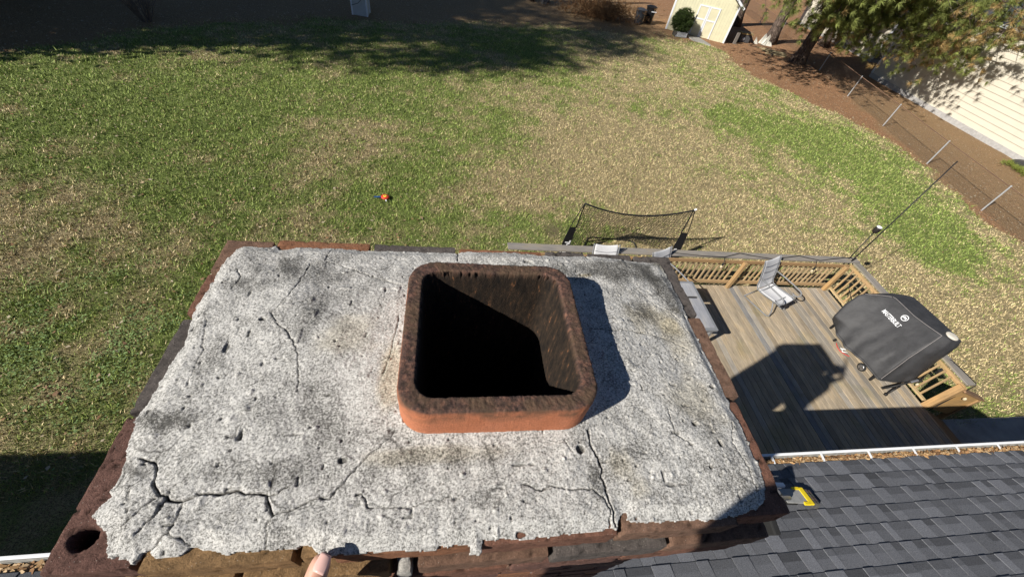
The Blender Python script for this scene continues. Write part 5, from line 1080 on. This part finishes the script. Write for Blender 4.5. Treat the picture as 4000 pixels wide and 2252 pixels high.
for k in range(7):
    a = rr.uniform(-.25, .25) - .35; c0 = Vector((24.45 + rr.uniform(-.35, .35), 32.4 - .22 * k * .8, .06 + .04 * (k % 3))); d = Vector((math.cos(a), math.sin(a), 0)) * rr.uniform(.6, .95); MB().bar(c0 - d, c0 + d, .12, .06, (.36, .29, .17)).build("board", vcol("split_board", .3, 10, stretch=(.3, 1, 1)), LG)
TT = thing("tree_stub", "small dark cut stub sticking out of the pine straw", "stump", (23.9, 31.1, 0)); MB().lathe([(.09, 0), (.08, .14), (.07, .15)], (23.9, 31.1, 0), 10).build("stub", bark, TT); MB().lathe([(.065, 0), (.06, .004)], (23.9, 31.1, .15), 10, (.4, .36, .3)).build("cut_face", vcol("cut_wood", .1, 30), TT)
for i, (x, y, h, lb) in enumerate(((15.3, 35.6, 1.05, "tall black rubbish bin left of the shed, its white rimmed lid ajar"), (14.3, 35.0, .9, "dark grey barrel half sunk in shade left of the black bin"))):
    T = thing("bin", lb, "bin", (x, y, 0)); c_ = (.012, .012, .014) if i == 0 else (.05, .055, .065)  # bin colours darkened to stand in for the shade beside the shed
    MB().lathe([(.30, 0), (.38, h * .95), (.40, h), (.36, h)], (x, y, 0), 20, c_).build("body", vcol("bin_plastic", .1, 9, 3, .5), T, smooth=False); MB().lathe([(.42, 0), (.42, .05), (.2, .12), (.02, .13)], (x, y, h + .005), 20, c_).build("lid", vcol("bin_lid", .1, 9, 3, .5), T)
    if i == 0: MB().box((x + .1, y - .42, h * .8), (.4, .03, .06)).build("handle", trim, T)
MD = thing("liner_mound", "dark grey plastic covered mound by the garage wall at the right edge", "mound", (31.0, 15.6, 0))
gxx = np.linspace(-1, 1, 34); U_, V_ = np.meshgrid(gxx, gxx); rr2 = np.hypot(U_, V_); hz_ = .42 * np.clip(1 - rr2 ** 2.2, 0, 1) ** .55 + (fbm(U_ * 3 + 9, V_ * 3, 3, 200) - .5) * .05 * (rr2 < 1); vi = np.arange(34 * 34).reshape(34, 34)
ok = (rr2 < 1.02); q = ok[:-1, :-1] & ok[1:, :-1] & ok[:-1, 1:] & ok[1:, 1:]
np_mesh("cover", np.stack([U_.ravel() * 1.0, V_.ravel() * 1.75, hz_.ravel() - .02], 1), np.stack([vi[:-1, :-1][q], vi[:-1, 1:][q], vi[1:, 1:][q], vi[1:, :-1][q]], 1), flat("dark_liner", (.035, .036, .04), .5, .2, 5), MD, smooth=True)
T = thing("grass_tuft", "yellow green weeds at the foot of the dark mound", "weeds", (29.9, 15.8, 0)); N = 260; C = np.stack([rng.normal(29.95, .25, N), rng.uniform(14.2, 16.9, N), rng.uniform(.0, .12, N)], 1); D = np.tile([[-.3, -.2, 1.0]], (N, 1)) / 1.06; v, f, c = bursts(C, D, 10, .28, .010, np.tile([[.26, .30, .07]], (N, 1))); np_mesh("leaves", v - np.array([29.9, 15.8, 0]), f, leaf_m, T, col=c)

# ---------------------------------------------------------------- ladder on the eave right of the chimney
LD = thing("ladder", "ladder on the eave by the chimney, its yellow edged stabiliser foot resting on the shingles", "ladder", (2.4, 2.1, ZD))
yel_m = flat("yellow_fibreglass", (.80, .60, .02), .45, .05); lt = Vector((2.40, .52, 4.26)); lb_ = Vector((2.42, 2.35, ZD))
for dx in (-.2, .2): MB().bar(lb_ + Vector((dx, 0, 0)), lt + Vector((dx, 0, 0)), .03, .075).build("rail", yel_m, LD)
for k in range(1, 13): p = lb_.lerp(lt, k / 12.6); MB().tube([p - Vector((.2, 0, 0)), p + Vector((.2, 0, 0))], .015, 8).build("rung", gmt, LD)
for dx in (-.2, .2): MB().bar(lt + Vector((dx, 0, -.02)), lt + Vector((dx, -.02, .10)), .06, .17).build("end_cap", rub, LD, bevel=.012)  # caps on the unseen ladder top, shaped to cast a rounded roof shadow
MB().tube([(2.1, .74, 4.02), (2.9, .74, 4.02), (3.42, .80, 3.70)], .022, 8).build("stabiliser_arm", gmt, LD)
def rz_(y): return ZE + (E_BAY - y) * TP
PO = bpy.data.objects.new("pad", None); COL.objects.link(PO); PO.parent = LD; PO['_o'] = LD['_o']
def pad_part(n, bm, m, **k): o = bm.build(n, m, LD, **k); o.parent = PO
Mp = Matrix.Rotation(-PITCH, 3, 'X') @ Matrix.Rotation(R(-6), 3, 'Z'); pc = Vector((3.56, .80, rz_(.80)))
def pb(c, d, col=(1, 1, 1)): return MB().box(pc + Mp @ Vector(c), d, col, Mp)
pad_part("plate", pb((-.02, .0, .075), (.22, .155, .012)), flat("grey_plate", (.30, .30, .29), .5, .15, 30))
pad_part("end_channel", pb((.115, .0, .078), (.05, .19, .022)), yel_m, bevel=.004); pad_part("end_channel", pb((.06, .083, .0785), (.07, .028, .021)), yel_m); pad_part("end_channel", pb((.07, -.083, .0785), (.06, .028, .021)), yel_m)
b = MB()
for i in range(4):
    for j in range(2): c = pc + Mp @ Vector((.165 + .038 * j, -.062 + .042 * i, .045 - .012 * j)); b.box(c, (.035, .039, .07), (.09 + .03 * (i % 2), .088, .075), Mp)
pad_part("rubber_foot", b, vcol("worn_rubber", .2, 40), bevel=.004)
pad_part("bracket", pb((-.10, .115, .085), (.11, .04, .03)), white); pad_part("support", pb((-.04, .0, .035), (.12, .10, .06)), rub)

# ---------------------------------------------------------------- the photographer on the chimney's near side, only the thumb in view
PE = thing("person", "thumb of a person gripping the chimney's near brick edge", "person", (-.45, -.55, 5.4))
skin = NT("skin"); ns = skin.noise(60, 4); skin.color(skin.ramp(ns, [(.3, (.50, .27, .19)), (.7, (.62, .37, .28))])).rough(.5); skin.b.inputs["Subsurface Weight"].default_value = .08; skin.b.inputs["Subsurface Radius"].default_value = (.01, .004, .002); skin.bump(skin.noise(420, 3), .15, .001); skin = skin.m
J = []; Rr = []; E_ = []
def jt(p, r, par=None):
    J.append(tuple(Vector(p) - Vector(PE['_o']))); Rr.append(r)
    if par is not None: E_.append((par, len(J) - 1))
    return len(J) - 1
pel = jt((-.44, -.46, 6.46), .16); ch_ = jt((-.43, -.43, 6.82), .16, pel); sh_ = jt((-.41, -.40, 7.17), .14, ch_); nk = jt((-.39, -.39, 7.34), .06, sh_); hd = jt((-.37, -.37, 7.48), .088, nk); h2 = jt((-.37, -.36, 7.60), .085, hd)
for s in (-1, 1):
    hp = jt((-.46 + s * .10, -.56, 6.33), .10, pel); kn_ = jt((-.46 + s * .12, -.50, 5.90), .064, hp); an = jt((-.46 + s * .12, -.62, 5.48), .045, kn_); jt((-.46 + s * .12, -.48, 5.43), .04, an)
ls = jt((-.60, -.38, 7.18), .06, sh_); le = jt((-.44, -.30, 6.90), .042, ls); lw = jt((-.19, -.07, 6.82), .028, le); pm = jt((-.170, .015, 6.85), .024, lw)
t1 = jt((-.174, .045, 6.885), .0165, pm); t2 = jt((-.1640, .076, 6.922), .0155, t1); t3 = jt((-.1560, .098, 6.936), .0150, t2); jt((-.1515, .1100, 6.938), .0105, t3)
for i, dx in enumerate((-.034, -.013, .008, .028)):
    a1 = jt((-.165 + dx, .045, 6.835), .0095, pm); a2 = jt((-.165 + dx, .074, 6.80 - .004 * i), .0088, a1); jt((-.165 + dx * .95, .076, 6.765 + .004 * i), .008, a2)
rs = jt((-.22, -.42, 7.22), .06, sh_); re = jt((-.06, -.45, 7.32), .045, rs); rw_ = jt((.07, -.22, 7.48), .03, re); rp = jt((.10, -.15, 7.54), .026, rw_)
for i in range(4): a1 = jt((.10 - .005 * i, -.085 - .012 * i, 7.565 + .012 * i), .009, rp); jt((.075, -.075 - .012 * i, 7.575 + .012 * i), .008, a1)
me = bpy.data.meshes.new("body"); me.from_pydata(J, E_, []); me.materials.append(skin); ob = bpy.data.objects.new("body", me); COL.objects.link(ob); ob.parent = PE
sk = ob.modifiers.new("skin", 'SKIN'); sk.use_smooth_shade = True
for i, v in enumerate(me.skin_vertices[0].data): v.radius = (Rr[i], Rr[i]); v.use_root = (i == 0)
ob.modifiers.new("sub", 'SUBSURF').levels = 2; ob.modifiers["sub"].render_levels = 2
nail = flat("thumb_nail", (.74, .47, .41), .22, .03); b = MB(); rowsN = []
for k in range(9):
    for q in range(9):
        u, v = -1 + 2 * q / 8, k / 8; w = .0088 * (1 - .18 * (2 * v - 1) ** 4) * (.74 + .26 * math.sin(math.pi * min(1, v + .35) * .8)); rowsN.append((-.1535 + .0060 * v + u * w, .0865 + .0215 * v - u * .003, 6.9520 - .0030 * u * u - .0022 * v * v))
b.add(rowsN, [(9 * k + q, 9 * k + q + 1, 9 * k + q + 10, 9 * k + q + 9) for k in range(8) for q in range(8)]); o = b.build("nail", nail, PE, smooth=True); md = o.modifiers.new("s", 'SOLIDIFY'); md.thickness = .0016
cl_ = flat("navy_jacket_cloth", (.05, .06, .09), .85)
MB().lathe([(.13, 6.1), (.19, 6.3), (.20, 6.6), (.21, 6.9), (.15, 7.03), (.08, 7.08)], (-.43, -.42, .22), 24).build("jacket", cl_, PE, smooth=True); MB().lathe([(.06, 7.2), (.105, 7.27), (.105, 7.36), (.07, 7.43), (.01, 7.45)], (-.37, -.375, .25), 18).build("hair", flat("brown_hair", (.05, .03, .02), .7), PE, smooth=True)
